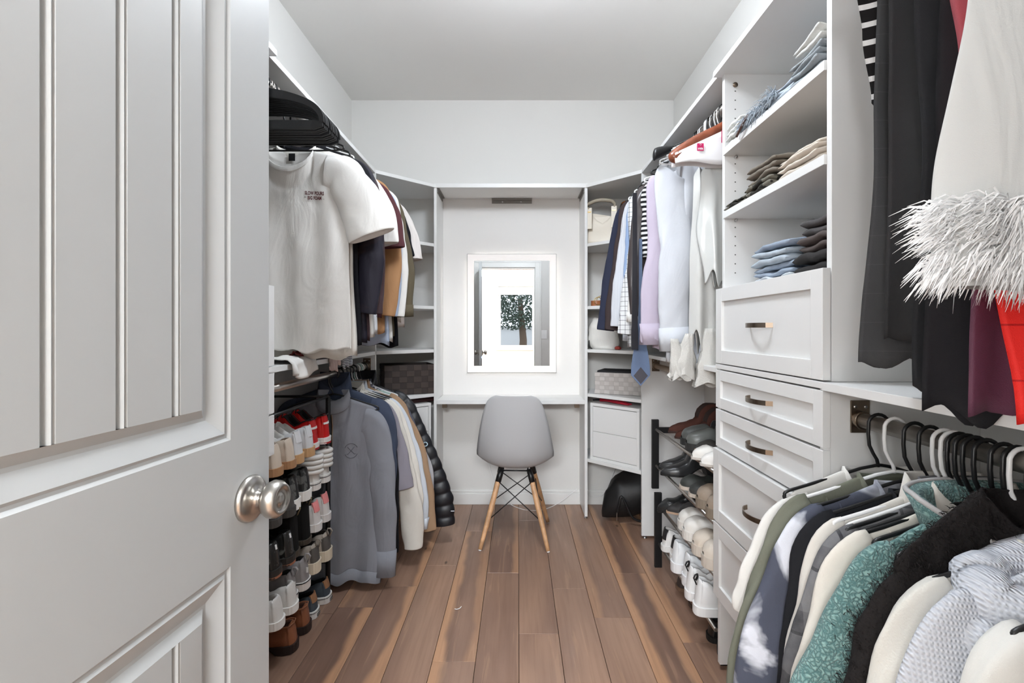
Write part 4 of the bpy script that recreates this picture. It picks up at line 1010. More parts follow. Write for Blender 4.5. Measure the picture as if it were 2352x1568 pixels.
# white bridal gown in a thin bag, spilling below its hem
gown = cloth('gown_satin', (196,196,193), .45, bump=.2, bscale=60)
gw, on, _, _ = garment('wedding_gown', 'white lace and satin gown bunched beside the drawer tower', 'dress', 'RU', 1.87, gown, top=-.20, sh=-.235, hws=.10, hwm=.115, hwh=.12, hem=-.93, sleeve=None, th=.035, amp=.024, fr=1.3, seed=120, neck=None, drop=.10, hanger=None, hemwave=.05, nu=60, nv=60, group=GR)
lace = cloth('gown_lace', (192,190,185), .6, bump=.9, bscale=260)
for k, (lx, lz, hh, ww) in enumerate(((-.125,-.86,.17,.045),(-.045,-.84,.22,.060),(-.185,-.88,.15,.040))):
    rings = []
    for i in range(12):
        f = i/11; ring = []
        for q in range(26):
            a = 2*PI*q/26; rr = ww*(.35+.75*f)*(1+.16*math.sin(a*7+k)*f+.25*nz(math.cos(a)*2+k, math.sin(a)*2, f*4))
            ring.append((lx+rr*math.cos(a)+.03*f*(k-1), -.03+rr*.5*math.sin(a), lz-hh*f+.014*math.sin(a*3+k)*f))
        rings.append(ring)
    MB().loft(rings, 0, True, True, False).build('lace_ruffle', lace, gw)
bag, on, _, _ = garment('garment_bag', 'milky translucent plastic garment bag with crinkles beside the tower', 'bag', 'RU', 1.795, mat('milky_plastic', (200,202,200), .25, bump=.9, bscale=16), top=-.21, sh=-.245, hws=.115, hwm=.13, hwh=.10, hem=-.66, sleeve=None, th=.026, amp=.014, fr=1.6, seed=121, neck=None, drop=.0, hanger=None, nu=50, nv=50, hemwave=.02, group=GR, rx=.015)
# wooden hanger with trouser bar and white shoulder cover
X, Z = RODS['RU']
wd = mat('cherry_wood', (140,78,54), .25, var=.25, vscale=25)
t = thing('wooden_hanger', 'cherry wood suit hanger with trouser bar in front of the garment bag', 'hanger', (X, 1.748, Z), -.03)
MB().tube([(.022*math.cos(a), 0, .022*math.sin(a)) for a in [math.radians(v) for v in range(-35, 181, 18)]]+[(-.022,0,-.02),(-.015,0,-.045),(0,0,-.06),(0,0,-.09)], .0022, 8).build('hook', M_chrome, t)
tc = catmull([(-.235,0,-.212),(-.20,0,-.180),(-.14,0,-.140),(-.07,0,-.105),(0,0,-.075),(.07,0,-.105),(.14,0,-.140),(.20,0,-.180),(.235,0,-.212)], 5); rings = []
for k, p in enumerate(tc):
    f = abs(p.x)/.235; tg = (tc[min(k+1,len(tc)-1)]-tc[max(k-1,0)]).normalized(); nn = Vector((-tg.z,0,tg.x)); h = lerp(.018,.024,smooth01(f)); d = lerp(.010,.019,smooth01(f*1.1))
    e = .35 if k in (0, len(tc)-1) else .8 if k in (1, len(tc)-2) else 1
    rings.append([p-nn*h*.55+nn*h*e*math.cos(2*PI*q/14)+Vector((0,d*e*math.sin(2*PI*q/14),0)) for q in range(14)])
MB().loft(rings).build('hanger_body', wd, t)
br_ = MB().tube([(-.198,0,-.212),(.198,0,-.212)], .0062, 12).build('trouser_bar', wd, t)
q = MB()
for s in (-1,1):
    q.tube([(s*.185,0,-.175),(s*.19,0,-.20),(s*.19,0,-.218)], .0016, 8); q.lathe([(.0075,s*.185),(.0082,s*.187),(.0082,s*.193),(.0075,s*.195)], (0,0,-.212), 'x', 14)
q.build('bar_clip', M_chrome, t)
ct = thing('shoulder_cover', 'white paper shoulder cover with magenta H and a square tag under the wooden hanger', 'cover', (X, 1.752, Z), -.03)
pm_ = mat('cover_white', (232,231,233), .6)
for s in (-1, 1):
    m = MB(); vs = []; n = 16; fs = []
    for i in range(n+1):
        x = -.215+.43*i/n; zt = -.100-.098*(abs(x)/.215)
        for j in range(7):
            zz = lerp(zt, -.236+.006*math.sin(x*30), j/6); vs.append((x, s*(.0225+.0025*math.sin(x*22+j)*j/6), zz))
    fs = [(i*7+j, i*7+j+1, (i+1)*7+j+1, (i+1)*7+j) for i in range(n) for j in range(6)]
    o = m.add(vs, fs, 0, True).build('panel', pm_, ct); md = o.modifiers.new('s','SOLIDIFY'); md.thickness = .001
mg = mat('magenta_ink', (190,20,90), .5)
flat_on = lambda x, z, off=0: -.0272
text_decal('H', .062, mg, ct, flat_on, -.030, -.145, 'letter', .0016)
MB().box(-.137,-.113,-.0272,-.0266,-.193,-.166).build('tag_square', mg, ct)
text_decal('mia', .013, M_whitep, ct, lambda x, z, off=0: -.0278, -.125, -.185, 'tag_text', .0003)
curve = [(-.129,-.170),(-.125,-.1675),(-.1215,-.170),(-.125,-.175)]
MB().tube([(x,-.0276,z) for x, z in curve], .0007, 5).build('tag_mark', M_whitep, ct)
# large black hanger standing out behind the wooden one, plus a run of wire hangers
bh = thing('suit_hanger', 'large black plastic suit hanger with flared paddle end, tilted up', 'hanger', (X, 1.93, Z-.0), .04)
tc = catmull([(-.245,0,-.142),(-.22,0,-.128),(-.15,0,-.110),(-.12,0,-.128),(-.08,0,-.118),(0,0,-.072),(.12,0,-.12),(.22,0,-.15)], 5); rings = []
for k, p in enumerate(tc):
    f = max(0, (-p.x-.12)/.125); h = .008+.017*smooth01(f) if p.x < 0 else .008; d = .006+.010*smooth01(f) if p.x < 0 else .007
    e = .3 if k in (0, len(tc)-1) else .8 if k == 1 else 1
    rings.append([p+Vector((0,d*e*math.sin(2*PI*q/12),h*e*math.cos(2*PI*q/12))) for q in range(12)])
MB().loft(rings).build('hanger_body', M_black, bh)
MB().tube([(.022*math.cos(a), 0, .022*math.sin(a)) for a in [math.radians(v) for v in range(-35, 181, 18)]]+[(-.022,0,-.02),(-.012,0,-.05),(0,0,-.075)], .003, 8).build('hook', M_black, bh)
for i, y in enumerate((1.82,1.84,1.865,1.885,1.905,1.95,1.965,2.015,2.035,2.06)):
    m = i % 3 == 0
    h_ = thing('wire_hanger', 'thin '+('black' if m else 'white')+' wire hanger hook crowded on the rod above the dress shirts', 'hanger', (X, y, Z), rnd.uniform(-.1,.1), ('black' if m else 'white')+' wire hangers on the upper rod')
    mt_ = M_black if m else M_whitep
    MB().tube([(.0205*math.cos(a), 0, .0205*math.sin(a)) for a in [math.radians(v) for v in range(-35, 181, 18)]]+[(-.0205,0,-.02),(-.014,0,-.045),(0,0,-.065)], .0019, 6).build('hook', mt_, h_)
    MB().tube([(0,0,-.063),(.10,0,-.10),(.19,0,-.142),(.185,0,-.15),(-.185,0,-.15),(-.19,0,-.142),(-.10,0,-.10)], .0019, 6, closed=True).build('frame', mt_, h_)
# blue tie hanging low
tie = thing('necktie', 'blue grey necktie with a dark square tip hanging below the dress shirts', 'tie', (X-.225, 2.19, 1.0))
tm = cloth('tie_blue', (100,116,144), .5)
m = MB(); prof = [(.007,.62),(.008,.32),(.014,.20),(.036,.08),(.043,.03),(.044,-.01)]
rings = [[(-w,-.003,z),(w,-.003,z),(w,.003,z),(-w,.003,z)] for w, z in prof]; rings.append([(-.002,-.003,-.058),(.002,-.003,-.058),(.002,.003,-.058),(-.002,.003,-.058)])
m.loft(rings, smooth=False).build('blade', tm, tie, bevel=.001)
MB().add([(0,-.0042,-.050),(.033,-.0042,-.012),(0,-.0042,.028),(-.033,-.0042,-.012),(0,-.0032,-.050),(.033,-.0032,-.012),(0,-.0032,.028),(-.033,-.0032,-.012)], [(0,1,2,3),(7,6,5,4),(0,4,5,1),(1,5,6,2),(2,6,7,3),(3,7,4,0)]).build('lining_patch', mat('tie_lining',(66,64,72),.6), tie)
bt2 = thing('necktie', 'narrow black satin necktie hanging beside the lilac cuff', 'tie', (X-.262, 2.15, 1.20))
m = MB(); prof = [(.010,.62),(.012,.20),(.014,.02),(.016,.0),(.016,-.09)]
m.loft([[(-w,-.0025,z),(w,-.0025,z),(w,.0025,z),(-w,.0025,z)] for w, z in prof], smooth=False).build('blade', mat('black_satin',(28,28,34),.35), bt2, bevel=.001)

# ------------------------------------------------------------ near side: sweatshirts on the lower rod beside the drawers
GN = 'garments on the lower rod beside the drawers'
def nl(o1, o2, o3, L=.62, w=(.072,.072,.068,.062,.052)):
    return ([(.145,-.205),(.19,-.225),(o1,-.15-L*.40),(o2,-.15-L*.72),(o3,-.15-L)], list(w))
NR = [
 ('tshirt','white cotton tee nearest the drawers','shirt',1.040,C_off,dict(hem=-.75,sleeve='short',sl=([(.145,-.205),(.19,-.225),(.235,-.33),(.255,-.42)],[.068,.070,.07,.066]),hanger='black')),
 ('sweatshirt','olive green sweatshirt with a long ribbed sleeve','sweater',.995,cloth('olive_fleece',(112,114,101)),dict(hem=-.72,sl=nl(.262,.30,.325),hanger='white',rib=.05)),
 ('sweatshirt','grey and white tie-dye sweatshirt','sweater',.945,cloth('tie_dye',(78,82,96),pattern=('blotch',8.0,(212,215,224),.50,.62)),dict(hem=-.74,sl=nl(.27,.305,.325),hanger='black',th=.018,nv=48,rib=.05)),
 ('hanging_shirt','black long sleeved top behind the tie-dye sweatshirt','shirt',.910,cloth('soft_black',(30,31,35)),dict(hem=-.72,sl=nl(.225,.235,.24),hanger='black',top=-.10)),
 ('hanging_shirt','ivory collared shirt showing a narrow shoulder strip','shirt',.880,C_off2,dict(hem=-.70,neck='collar',sl=nl(.235,.26,.28),hanger='white')),
 ('flannel_shirt','charcoal grey plaid flannel shirt','shirt',.850,cloth('grey_plaid',(112,112,115),pattern=('plaid',(66,66,70),(34,34,40),(140,140,140))),dict(hem=-.72,neck='collar',sl=nl(.25,.285,.315),hanger='black')),
 ('hanging_shirt','cream cotton shirt beside the teal fleece','shirt',.820,cloth('cream_soft',(218,213,204)),dict(hem=-.70,neck='collar',sl=nl(.245,.28,.30),hanger='black')),
]
for i, (n, lab, cat, Y, mt, kw) in enumerate(NR):
    garment(n, lab, cat, 'RL', Y, mt, seed=150+i, rz=rnd.uniform(-.02,.02), group=GN, nu=48, **kw)

for y, c_, lab in ((.862,'white','white tube hanger squeezed between the plaid flannel and the ivory shirt'),(.835,'black','black tube hanger just in front of the plaid flannel shirt'),(.800,'black','black tube hanger between the cream shirt and the teal fleece'),(.752,'black','black tube hanger just in front of the teal fleece'),(.742,'white','white tube hanger touching the black fur jacket')):
    h_ = tube_hanger(lab, c_, (.79, y, RODS['RL'][1]), rnd.uniform(-.03,.03), hw=.19)
# teal sherpa fleece
def sherpa_mat():
    m = bpy.data.materials.new('teal_sherpa'); m.use_nodes = True; nt = m.node_tree; L = nt.links.new; b = nt.nodes['Principled BSDF']
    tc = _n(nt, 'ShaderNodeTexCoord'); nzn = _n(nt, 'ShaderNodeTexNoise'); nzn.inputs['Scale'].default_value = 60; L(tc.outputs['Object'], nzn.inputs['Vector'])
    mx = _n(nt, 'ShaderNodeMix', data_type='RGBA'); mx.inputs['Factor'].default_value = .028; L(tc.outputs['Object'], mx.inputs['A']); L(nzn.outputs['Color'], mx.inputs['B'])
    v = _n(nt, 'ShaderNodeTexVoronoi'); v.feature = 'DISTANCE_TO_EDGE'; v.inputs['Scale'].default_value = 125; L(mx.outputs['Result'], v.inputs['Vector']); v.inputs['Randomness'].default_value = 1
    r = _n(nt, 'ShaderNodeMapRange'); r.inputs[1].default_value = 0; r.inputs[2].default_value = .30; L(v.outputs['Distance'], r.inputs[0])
    cm = _n(nt, 'ShaderNodeMix', data_type='RGBA'); L(r.outputs[0], cm.inputs['Factor']); cm.inputs['A'].default_value = (*s2l((84,120,120)),1); cm.inputs['B'].default_value = (*s2l((138,172,168)),1)  # crevice shade between the curls painted as darker teal
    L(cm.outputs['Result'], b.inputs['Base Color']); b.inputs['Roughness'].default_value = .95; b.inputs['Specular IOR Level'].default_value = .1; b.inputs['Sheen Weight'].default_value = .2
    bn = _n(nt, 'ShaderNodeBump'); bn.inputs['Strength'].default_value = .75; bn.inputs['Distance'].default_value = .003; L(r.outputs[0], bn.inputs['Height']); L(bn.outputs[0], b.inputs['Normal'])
    return m
teal = sherpa_mat()
binding = cloth('binding_grey', (176,174,174))
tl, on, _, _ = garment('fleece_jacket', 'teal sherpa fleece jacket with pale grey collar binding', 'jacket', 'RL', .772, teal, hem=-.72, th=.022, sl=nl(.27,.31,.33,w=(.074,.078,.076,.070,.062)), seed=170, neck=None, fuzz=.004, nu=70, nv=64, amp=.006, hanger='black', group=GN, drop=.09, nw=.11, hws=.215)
def big_collar(par, mt, nw=.085, top=-.10, H=.085, bind=None, open_=.5, seed=0, lean=.02):
    """stand collar open at the front, with thickness"""
    rings = []; n = 30; a0, a1 = math.radians(-90+35*open_), math.radians(270-35*open_); edge = []
    for q in range(n+1):
        a = a0+(a1-a0)*q/n; c, s = math.cos(a), math.sin(a); fr_ = max(0, -s)
        bx_, by_ = nw*c, (.045*s if s > 0 else .050*s)
        zb = top-.055*fr_**1.5; zt = zb+H*(1-.15*fr_); ox, oy = c*.008, s*.008; wob = .004*nz(c*3+seed, s*3, 1)
        lx, ly = c*lean, s*lean
        rings.append([(bx_+ox, by_+oy, zb-.015), (bx_+ox+lx*.5, by_+oy+ly*.5, (zb+zt)/2), (bx_+ox+lx+wob, by_+oy+ly, zt), (bx_+lx+wob, by_+ly, zt+.004), (bx_-ox*.5+lx*.6, by_-oy*.5+ly*.6, zt-.004), (bx_-ox*.7, by_-oy*.7, zb-.015)])
        edge.append((bx_+ox*.5+lx+wob, by_+oy*.5+ly, zt+.003))
    MB().loft(rings, 0, True, True, True).build('collar', mt, par)
    if bind:
        e0 = [Vector(rings[0][k]) for k in (0,1,2)]; 
        MB().tube([e0[0]+Vector((0,-.004,-.03)), e0[0], e0[1], e0[2]]+[Vector(e) for e in edge]+[Vector(rings[-1][2]), Vector(rings[-1][1]), Vector(rings[-1][0])], .0045, 8).build('collar_binding', bind, par)
big_collar(tl, teal, nw=.112, top=-.125, H=.062, bind=binding, seed=1, lean=.03)
# black faux-fur jacket
fur = cloth('black_fur', (34,31,31), .9, bump=1, bscale=160)
fj, on, fb_, fsl = garment('fur_jacket', 'black fluffy faux fur jacket with a high collar', 'jacket', 'RL', .716, fur, hem=-.66, th=.020, sl=nl(.25,.26,.26,w=(.07,.07,.064,.058,.05)), seed=171, neck=None, fuzz=.010, nu=60, nv=56, amp=.006, hanger='black', group=GN, top=-.030, sh=-.130, hws=.225, nw=.09)
def strands(par, objs, mt, n, ln, r=.0009, jitter=.6, down=.5, seed=1, flt=None):
    rr = random.Random(seed); m = MB(); polys = []
    for o in objs:
        for p in o.data.polygons:
            c_ = p.center
            if flt and not flt(c_): continue
            polys.append((c_.copy(), p.normal.copy(), p.area))
    tot = sum(p[2] for p in polys); acc = 0; cum = []
    for p in polys: acc += p[2]; cum.append(acc)
    import bisect
    for _ in range(n):
        c_, nn, ar = polys[min(len(polys)-1, bisect.bisect(cum, rr.random()*tot))]; sc = math.sqrt(ar)
        p = c_+Vector((rr.gauss(0,.4), rr.gauss(0,.4), rr.gauss(0,.4)))*sc
        d = (nn+Vector((rr.gauss(0,jitter), rr.gauss(0,jitter), rr.gauss(0,jitter)-down))).normalized(); l = ln*rr.uniform(.5,1.2)
        side = d.cross(Vector((rr.gauss(0,1), rr.gauss(0,1), rr.gauss(0,1)))).normalized()*r
        q1 = p+d*l*.5; q2 = p+d*l+Vector((0,0,-l*.25))
        m.add([p-side, p+side, q1+side*.8, q1-side*.8, q2], [(0,1,2,3),(3,2,4)])
    return m.build('fur', mt, par, kind='stuff')
strands(fj, [o for o in COL.objects if o.parent == fj and o.type == 'MESH'], fur, 26000, .010, .0006, seed=4, flt=lambda c_: c_.y < .02 and c_.x < .12 and c_.z > -.5)
# cream jacket
cj, on, _, _ = garment('fleece_jacket', 'cream fleece pullover between the black fur and the grey knit', 'jacket', 'RL', .674, cloth('cream_fleece', (208,206,199), .95, bump=.5, bscale=300), hem=-.68, th=.016, sl=nl(.25,.28,.30,w=(.076,.076,.072,.066,.056)), seed=172, neck='rib', amp=.008, hanger='black', group=GN, hws=.21)
# waffle-knit hoodie: ribs by bump, recesses shaded darker in the colour
def waffle_mat():
    m = bpy.data.materials.new('waffle_knit'); m.use_nodes = True; nt = m.node_tree; L = nt.links.new; b = nt.nodes['Principled BSDF']
    tc = _n(nt, 'ShaderNodeTexCoord'); sp = _n(nt, 'ShaderNodeSeparateXYZ'); L(tc.outputs['Object'], sp.inputs[0])
    def mth(op, a, bb=0.0):
        n = _n(nt, 'ShaderNodeMath', operation=op)
        for i, v in enumerate((a, bb)):
            if hasattr(v, 'node'): L(v, n.inputs[i])
            else: n.inputs[i].default_value = v
        return n.outputs[0]
    fx = mth('SINE', mth('MULTIPLY', sp.outputs[0], 1300)); fz = mth('SINE', mth('MULTIPLY', sp.outputs[2], 900))
    h = mth('ADD', mth('MULTIPLY', fx, .3), mth('MULTIPLY', mth('MULTIPLY', mth('ADD', fx, 1.0), fz), .6))
    r = _n(nt, 'ShaderNodeMapRange'); L(h, r.inputs[0]); r.inputs[1].default_value = -1.2; r.inputs[2].default_value = .2
    cm = _n(nt, 'ShaderNodeMix', data_type='RGBA'); L(r.outputs[0], cm.inputs['Factor']); cm.inputs['A'].default_value = (*s2l((166,171,182)),1); cm.inputs['B'].default_value = (*s2l((212,215,222)),1)
    L(cm.outputs['Result'], b.inputs['Base Color']); b.inputs['Roughness'].default_value = .9; b.inputs['Specular IOR Level'].default_value = .15
    bn = _n(nt, 'ShaderNodeBump'); bn.inputs['Strength'].default_value = .8; bn.inputs['Distance'].default_value = .0015; L(h, bn.inputs['Height']); L(bn.outputs[0], b.inputs['Normal'])
    return m
waf = waffle_mat()
kh, on, _, _ = garment('knit_hoodie', 'pale grey waffle-knit sweater with a slouchy cowl collar', 'sweater', 'RL', .630, waf, hem=-.66, th=.020, sl=nl(.245,.275,.29,w=(.078,.078,.074,.068,.058)), seed=173, neck=None, amp=.009, hanger='white', group=GN, nu=60, nv=50, hws=.21)
for k, (cr, cy_, zc, tr) in enumerate(((.128,.052,-.118,.034),(.150,.062,-.162,.036))):
    pts = []; rad = []
    for q in range(40):
        a = 2*PI*q/40; c, s_ = math.cos(a), math.sin(a); wob = 1+.10*nz(c*2+3+k, s_*2, 1)
        pts.append((cr*c*wob-.035, cy_*s_*wob, zc-.030*max(0, -c)**1.2-.030*max(0, -s_)+.010*nz(c*3, s_*3, k+5))); rad.append(tr*(1+.22*nz(c*3+k, s_*3, 8)))
    MB().tube(pts, rad, 16, closed=True).build('cowl_collar', waf, kh)
lj, on, _, _ = garment('sweatshirt', 'cream white hooded sweatshirt nearest the camera', 'sweater', 'RL', .560, cloth('cream_jersey', (220,219,214), .9), hem=-.60, th=.026, sl=nl(.245,.27,.28,w=(.076,.076,.072,.066,.056)), seed=174, neck='hood', amp=.012, hanger='black', group=GN, hws=.205)
lj['label'] = 'cream white hooded sweatshirt at the front end of the lower rod'
pk = tag(MB().tube([(0,0,-.01),(.01,0,.0),(.03,.0,.004),(.05,0,0)], [.004,.009,.009,.004], 10).build('hair_tie', mat('hot_pink',(214,40,100),.6), loc=(.700,.650,.925)), 'hot pink fabric strap showing between the black fur and the grey knit', 'strap')

# ------------------------------------------------------------ near side: dresses on the upper rod
GD = 'dresses hanging above the sweatshirts'
bk = cloth('black_crepe', (56,57,59), .8); bk2 = cloth('charcoal_jersey', (72,73,75), .85, pattern=('stripe',2,.052,.02,(84,84,86)))
ND = [
 ('striped_top','black strappy top with thin white cross bands','top',.905,cloth('banded',(28,26,27),pattern=('stripe',2,.034,.30,(226,226,226))),dict(hem=-.41,hws=.145,hwm=.135,hwh=.118,sh=-.14)),
 ('dress','charcoal panelled skirt and top with horizontal seams','dress',.860,bk2,dict(hem=-.905,hws=.14,hwm=.150,hwh=.170)),
 ('dress','matt black crepe dress with a squared hem','dress',.805,bk,dict(hem=-.865,hws=.16,hwm=.155,hwh=.165)),
 ('trousers','black folded trousers with two legs hanging lowest','trousers',.755,cloth('black_twill',(46,47,50)),dict(hem=-.945,hws=.15,hwm=.15,hwh=.155,amp=.014)),
 ('dress','black knit dress with a bunched rounded hem over the shelf edge','dress',.700,cloth('black_knit',(38,38,41)),dict(hem=-.965,hws=.155,hwm=.165,hwh=.19,amp=.012,hemwave=.012)),
 ('blouse','dusty rose short blouse above the black dresses','top',.660,cloth('dusty_rose',(168,92,102)),dict(hem=-.475,hws=.20,hwm=.205,hwh=.185)),
 ('dress','plum purple satin dress beside the red dress','dress',.640,cloth('plum_satin2',(104,64,84),.45),dict(hem=-.955,hws=.17,hwm=.17,hwh=.185)),
 ('dress','bright red bandage dress with horizontal seams tapering to the hem','dress',.590,cloth('scarlet',(238,48,42),.5,pattern=('stripe',2,.070,.035,(190,30,30))),dict(hem=-.965,hws=.18,hwm=.235,hwh=.165)),
 ('dress','burnt orange dress at the picture edge behind the red one','dress',.545,cloth('burnt_orange',(214,120,50)),dict(hem=-.78,hws=.16,hwm=.16,hwh=.165)),
]
for i, (n, lab, cat, Y, mt, kw) in enumerate(ND):
    kw = dict(kw); kw.setdefault('hemwave', .006)
    if not kw.get('rib', 1): kw.pop('rib')
    garment(n, lab.replace(' at the picture edge', ' half hidden'), cat, 'RU', Y, mt, seed=200+i, rz=rnd.uniform(-.04,.04), group=GD, sleeve=None, neck='rib', drop=.05, nw=.06, nu=40, **kw)
wd_ = cloth('white_chiffon', (190,191,190), .7, bump=.15)
fd, on, fdb, _ = garment('feather_dress', 'white swing dress with a fluffy feather hem', 'dress', 'RU', .500, wd_, hem=-.725, hws=.24, hwm=.315, hwh=.355, sleeve=None, neck='rib', th=.05, amp=.012, fr=.5, seed=220, hemwave=.004, nu=60, nv=50, group=GD)
fe = MB(); rr = random.Random(9); fm = cloth('feather_white', (238,238,238), .9, bump=0)
fm2 = fm
for k in range(9500):
    u = rr.uniform(-1, .75); vv = rr.uniform(0, 1); x = u*.350; side = -1 if rr.random() < .8 else 1
    z0 = -.712-.078*vv; y0 = side*(.052*(1-abs(u)**3)+.010)
    if abs(u) > .93: y0 *= .5
    L_ = rr.uniform(.020, .040)*(1 if vv > .3 else 1.1)
    out = Vector((rr.gauss(0,.45)+(u*abs(u)*1.6 if abs(u) > .72 else 0), side*abs(rr.gauss(.30,.25)), -1.0+rr.gauss(0,.30)+(.9 if u < -.85 and vv < .6 else 0))).normalized()
    p = Vector((x, y0, z0)); q1 = p+out*L_*.55+Vector((0,0,.003)); q2 = p+out*L_+Vector((0,0,-.006))
    sd = out.cross(Vector((rr.gauss(0,.4),1,rr.gauss(0,.4)))).normalized()*rr.uniform(.0006,.0014)
    fe.add([p-sd, p+sd, q1+sd*.9, q1-sd*.9, q2+sd*.15, q2-sd*.15], [(0,1,2,3),(3,2,4,5)])
fe.build('feather_hem', fm, fd, kind='stuff')
MB().loft([[(lerp(-.35,.35,j/30), -(.050*(1-abs(-1+2*j/30)**3)+.006+s*.0), z) for j in range(31)]+[(lerp(.35,-.35,j/30), (.050*(1-abs(-1+2*j/30)**3)+.006), z) for j in range(31)] for s, z in ((0,-.715),(1,-.755),(2,-.800))], 0, True, False, False).build('hem_lining', wd_, fd)

# ============================================================ SHOES
def shoe(label, pos, rz, up, *, name='sneaker', cat='shoe', L=.285, W=1.0, top=.078, tongue=.10, toe=.052, st=.024, heel=0, solec=(230,230,228), solem=None, liner=(40,40,42), opening=(.05,.44),
         point=0, heeltab=None, laces=None, shaft=0, swoosh=None, rim=None, counter=None, solebot=None, group=None, rx=0, ry=0, loop=None, strip=None, roughm=None):
    """local frame: x heel->toe, y across, z up, heel at 0"""
    t = thing(name, label, cat, pos, rz, group); t.rotation_euler = (rx, ry, rz)
    W = W*1.05
    hw = lambda s: interp([(0,.005),(.008,.014),(.022,.021),(.05,.0275),(.11,.0325),(.25,.034),(.42,.033),(.60,.043),(.72,.046),(.85,lerp(.042,.030,point)),(.93,lerp(.034,.017,point)),(.98,lerp(.020,.008,point)),(1,lerp(.008,.003,point))], s)*W
    base = lambda s: st+heel*(1-smooth01((s-.22)/.42))
    def tz(s):
        if shaft:
            return interp([(0,shaft),(.40,shaft),(.47,shaft*.62),(.56,tongue),(.75,toe+.012),(.92,toe),(.985,toe*.62),(1,toe*.35)], s)
        return interp([(0,top),(.12,top*.96),(.28,top*.74),(.42,tongue*.86),(.47,tongue),(.60,tongue*.80),(.76,toe+.012),(.92,toe),(.985,toe*.62),(1,toe*.35)], s)
    SS = [0,.008,.018,.032,.045,.056,.08,.12,.17,.22,.28,.34,.40,.438,.45,.50,.56,.62,.68,.74,.80,.86,.91,.95,.98,1.0]
    o0, o1 = opening; rings = []; NJ = 9
    for s in SS:
        w = hw(s); h = tz(s); b0 = base(s); opn = o0 < s < o1 and (o1 > 0)
        half = []
        if opn:
            wt = w*((.72 if s < .2 else .80) if not shaft else .90); ins = b0+.012
            prof = [(w*.92,0),(w*1.0,.18),(w*.98,.45),(lerp(w,wt,.55),.75),(wt,1.0),(wt-.0035,1.0),(wt-.006,.85),(w*.75,.2),(0,None)]
            for px, pz in prof: half.append((px, ins if pz is None else (b0+pz*h if pz > .21 or px > w*.9 else ins)))
        else:
            for j in range(NJ):
                a = (PI/2)*j/(NJ-1); ex = .62 if s > .6 else .75
                bxy = s < .055; half.append((w*(math.cos(a))**(.30 if bxy else ex) if j < NJ-1 else 0, b0+h*(math.sin(a))**(.34 if bxy else .8)))
        x = s*L*(1 if s > .05 else 1)+(-.010*0)
        if s < .05: x = .002*(1-s/.05)+s*L
        ln = lambda z: x+(.014*(1-min(1, s/.3))*max(0, (z-b0)/max(top, .05))**1.6 if not shaft else .006*(1-min(1, s/.3))*min(1, (z-b0)/.1))
        ring = [(ln(z), y, z) for y, z in half]+[(ln(z), -y, z) for y, z in half[-2::-1]]
        # heel back leans
        rings.append(ring)
    nS = len(SS); nr = len(rings[0])
    def mi(i, j):
        jj = j if j <= NJ-1 else 2*(NJ-1)-j-1
        s = (SS[i]+SS[min(i+1,nS-1)])/2
        if o0 < s < o1+.01 and 4 < (j if j < NJ-1 else 2*(NJ-1)-1-j)+0 : return 1
        if counter and s < counter[0] and (j if j < NJ else 2*(NJ-1)-1-j) < counter[1]: return 2
        return 0
    m = MB(); m.loft(rings, mi, False, False, False)
    m.add(rings[0], [tuple(range(nr))[::-1]], 2 if counter else 0)
    um = mat('up_%s' % '_'.join(map(str, up)), up, roughm or .6, bump=.2, bscale=300) if isinstance(up, tuple) else up
    lm = mat('lin_%s' % '_'.join(map(str, liner)), liner, .9)
    cmn = mat('up_%s' % '_'.join(map(str, counter[2])), counter[2], .6) if counter else um
    m.build('upper', [um, lm, cmn], t)
    # sole
    sm = solem or mat('sole_%s' % '_'.join(map(str, solec)), solec, .6)
    rings = []
    for s in SS:
        w = hw(s)*1.07+.002; b0 = base(s); x = s*(L+.006)-.003
        bot = 0 if (s < .27 or heel < .012) else max(0, b0-st*.9 if s < .62 else 0)
        if heel >= .012 and s >= .27: bot = max(0, b0-max(st*.8,.006))
        tp = .25 if s > .93 else 0
        rings.append([(x,-w,b0+.004),(x,-w*.97,bot+.002+tp*.006),(x,-w*.9,bot+.0002),(x,w*.9,bot+.0002),(x,w*.97,bot+.002+tp*.006),(x,w,b0+.004)])
    so = MB().loft(rings, 0, True, True, True, smooth=False).build('sole', sm, t)
    if solebot:
        rings = [[(x*1.0-.0005,a[1]*1.012,a[2]) for x, a in ((r_[0][0], r_[k]) for k in (1,2,3,4))] for r_ in [[(q[0],q[1],q[2]) for q in rg] for rg in rings]]
        rr_ = [[(r_[0][0],r_[0][1],.008),(r_[1][0],r_[1][1],.0001),(r_[2][0],r_[2][1],.0001),(r_[3][0],r_[3][1],.008)] for r_ in rings]
        MB().loft(rr_, 0, True, True, True, smooth=False).build('outsole', mat('sole_%s' % '_'.join(map(str, solebot)), solebot, .6), so)
    if rim:
        w_ = []; 
        for s in [q for q in SS if o0 < q < o1]:
            w_.append((s*L, hw(s)*(.80 if not shaft else .9), base(s)+tz(s)+.001))
        pts = w_+[(o1*L+.004, 0, base(o1)+tz(o1))]+[(x, -y, z) for x, y, z in w_[::-1]]+[(w_[0][0]-.006, 0, w_[0][2])]
        MB().tube(pts, .0026, 6, closed=True).build('rim', mat('rim_%s' % '_'.join(map(str, rim)), rim, .6), t)
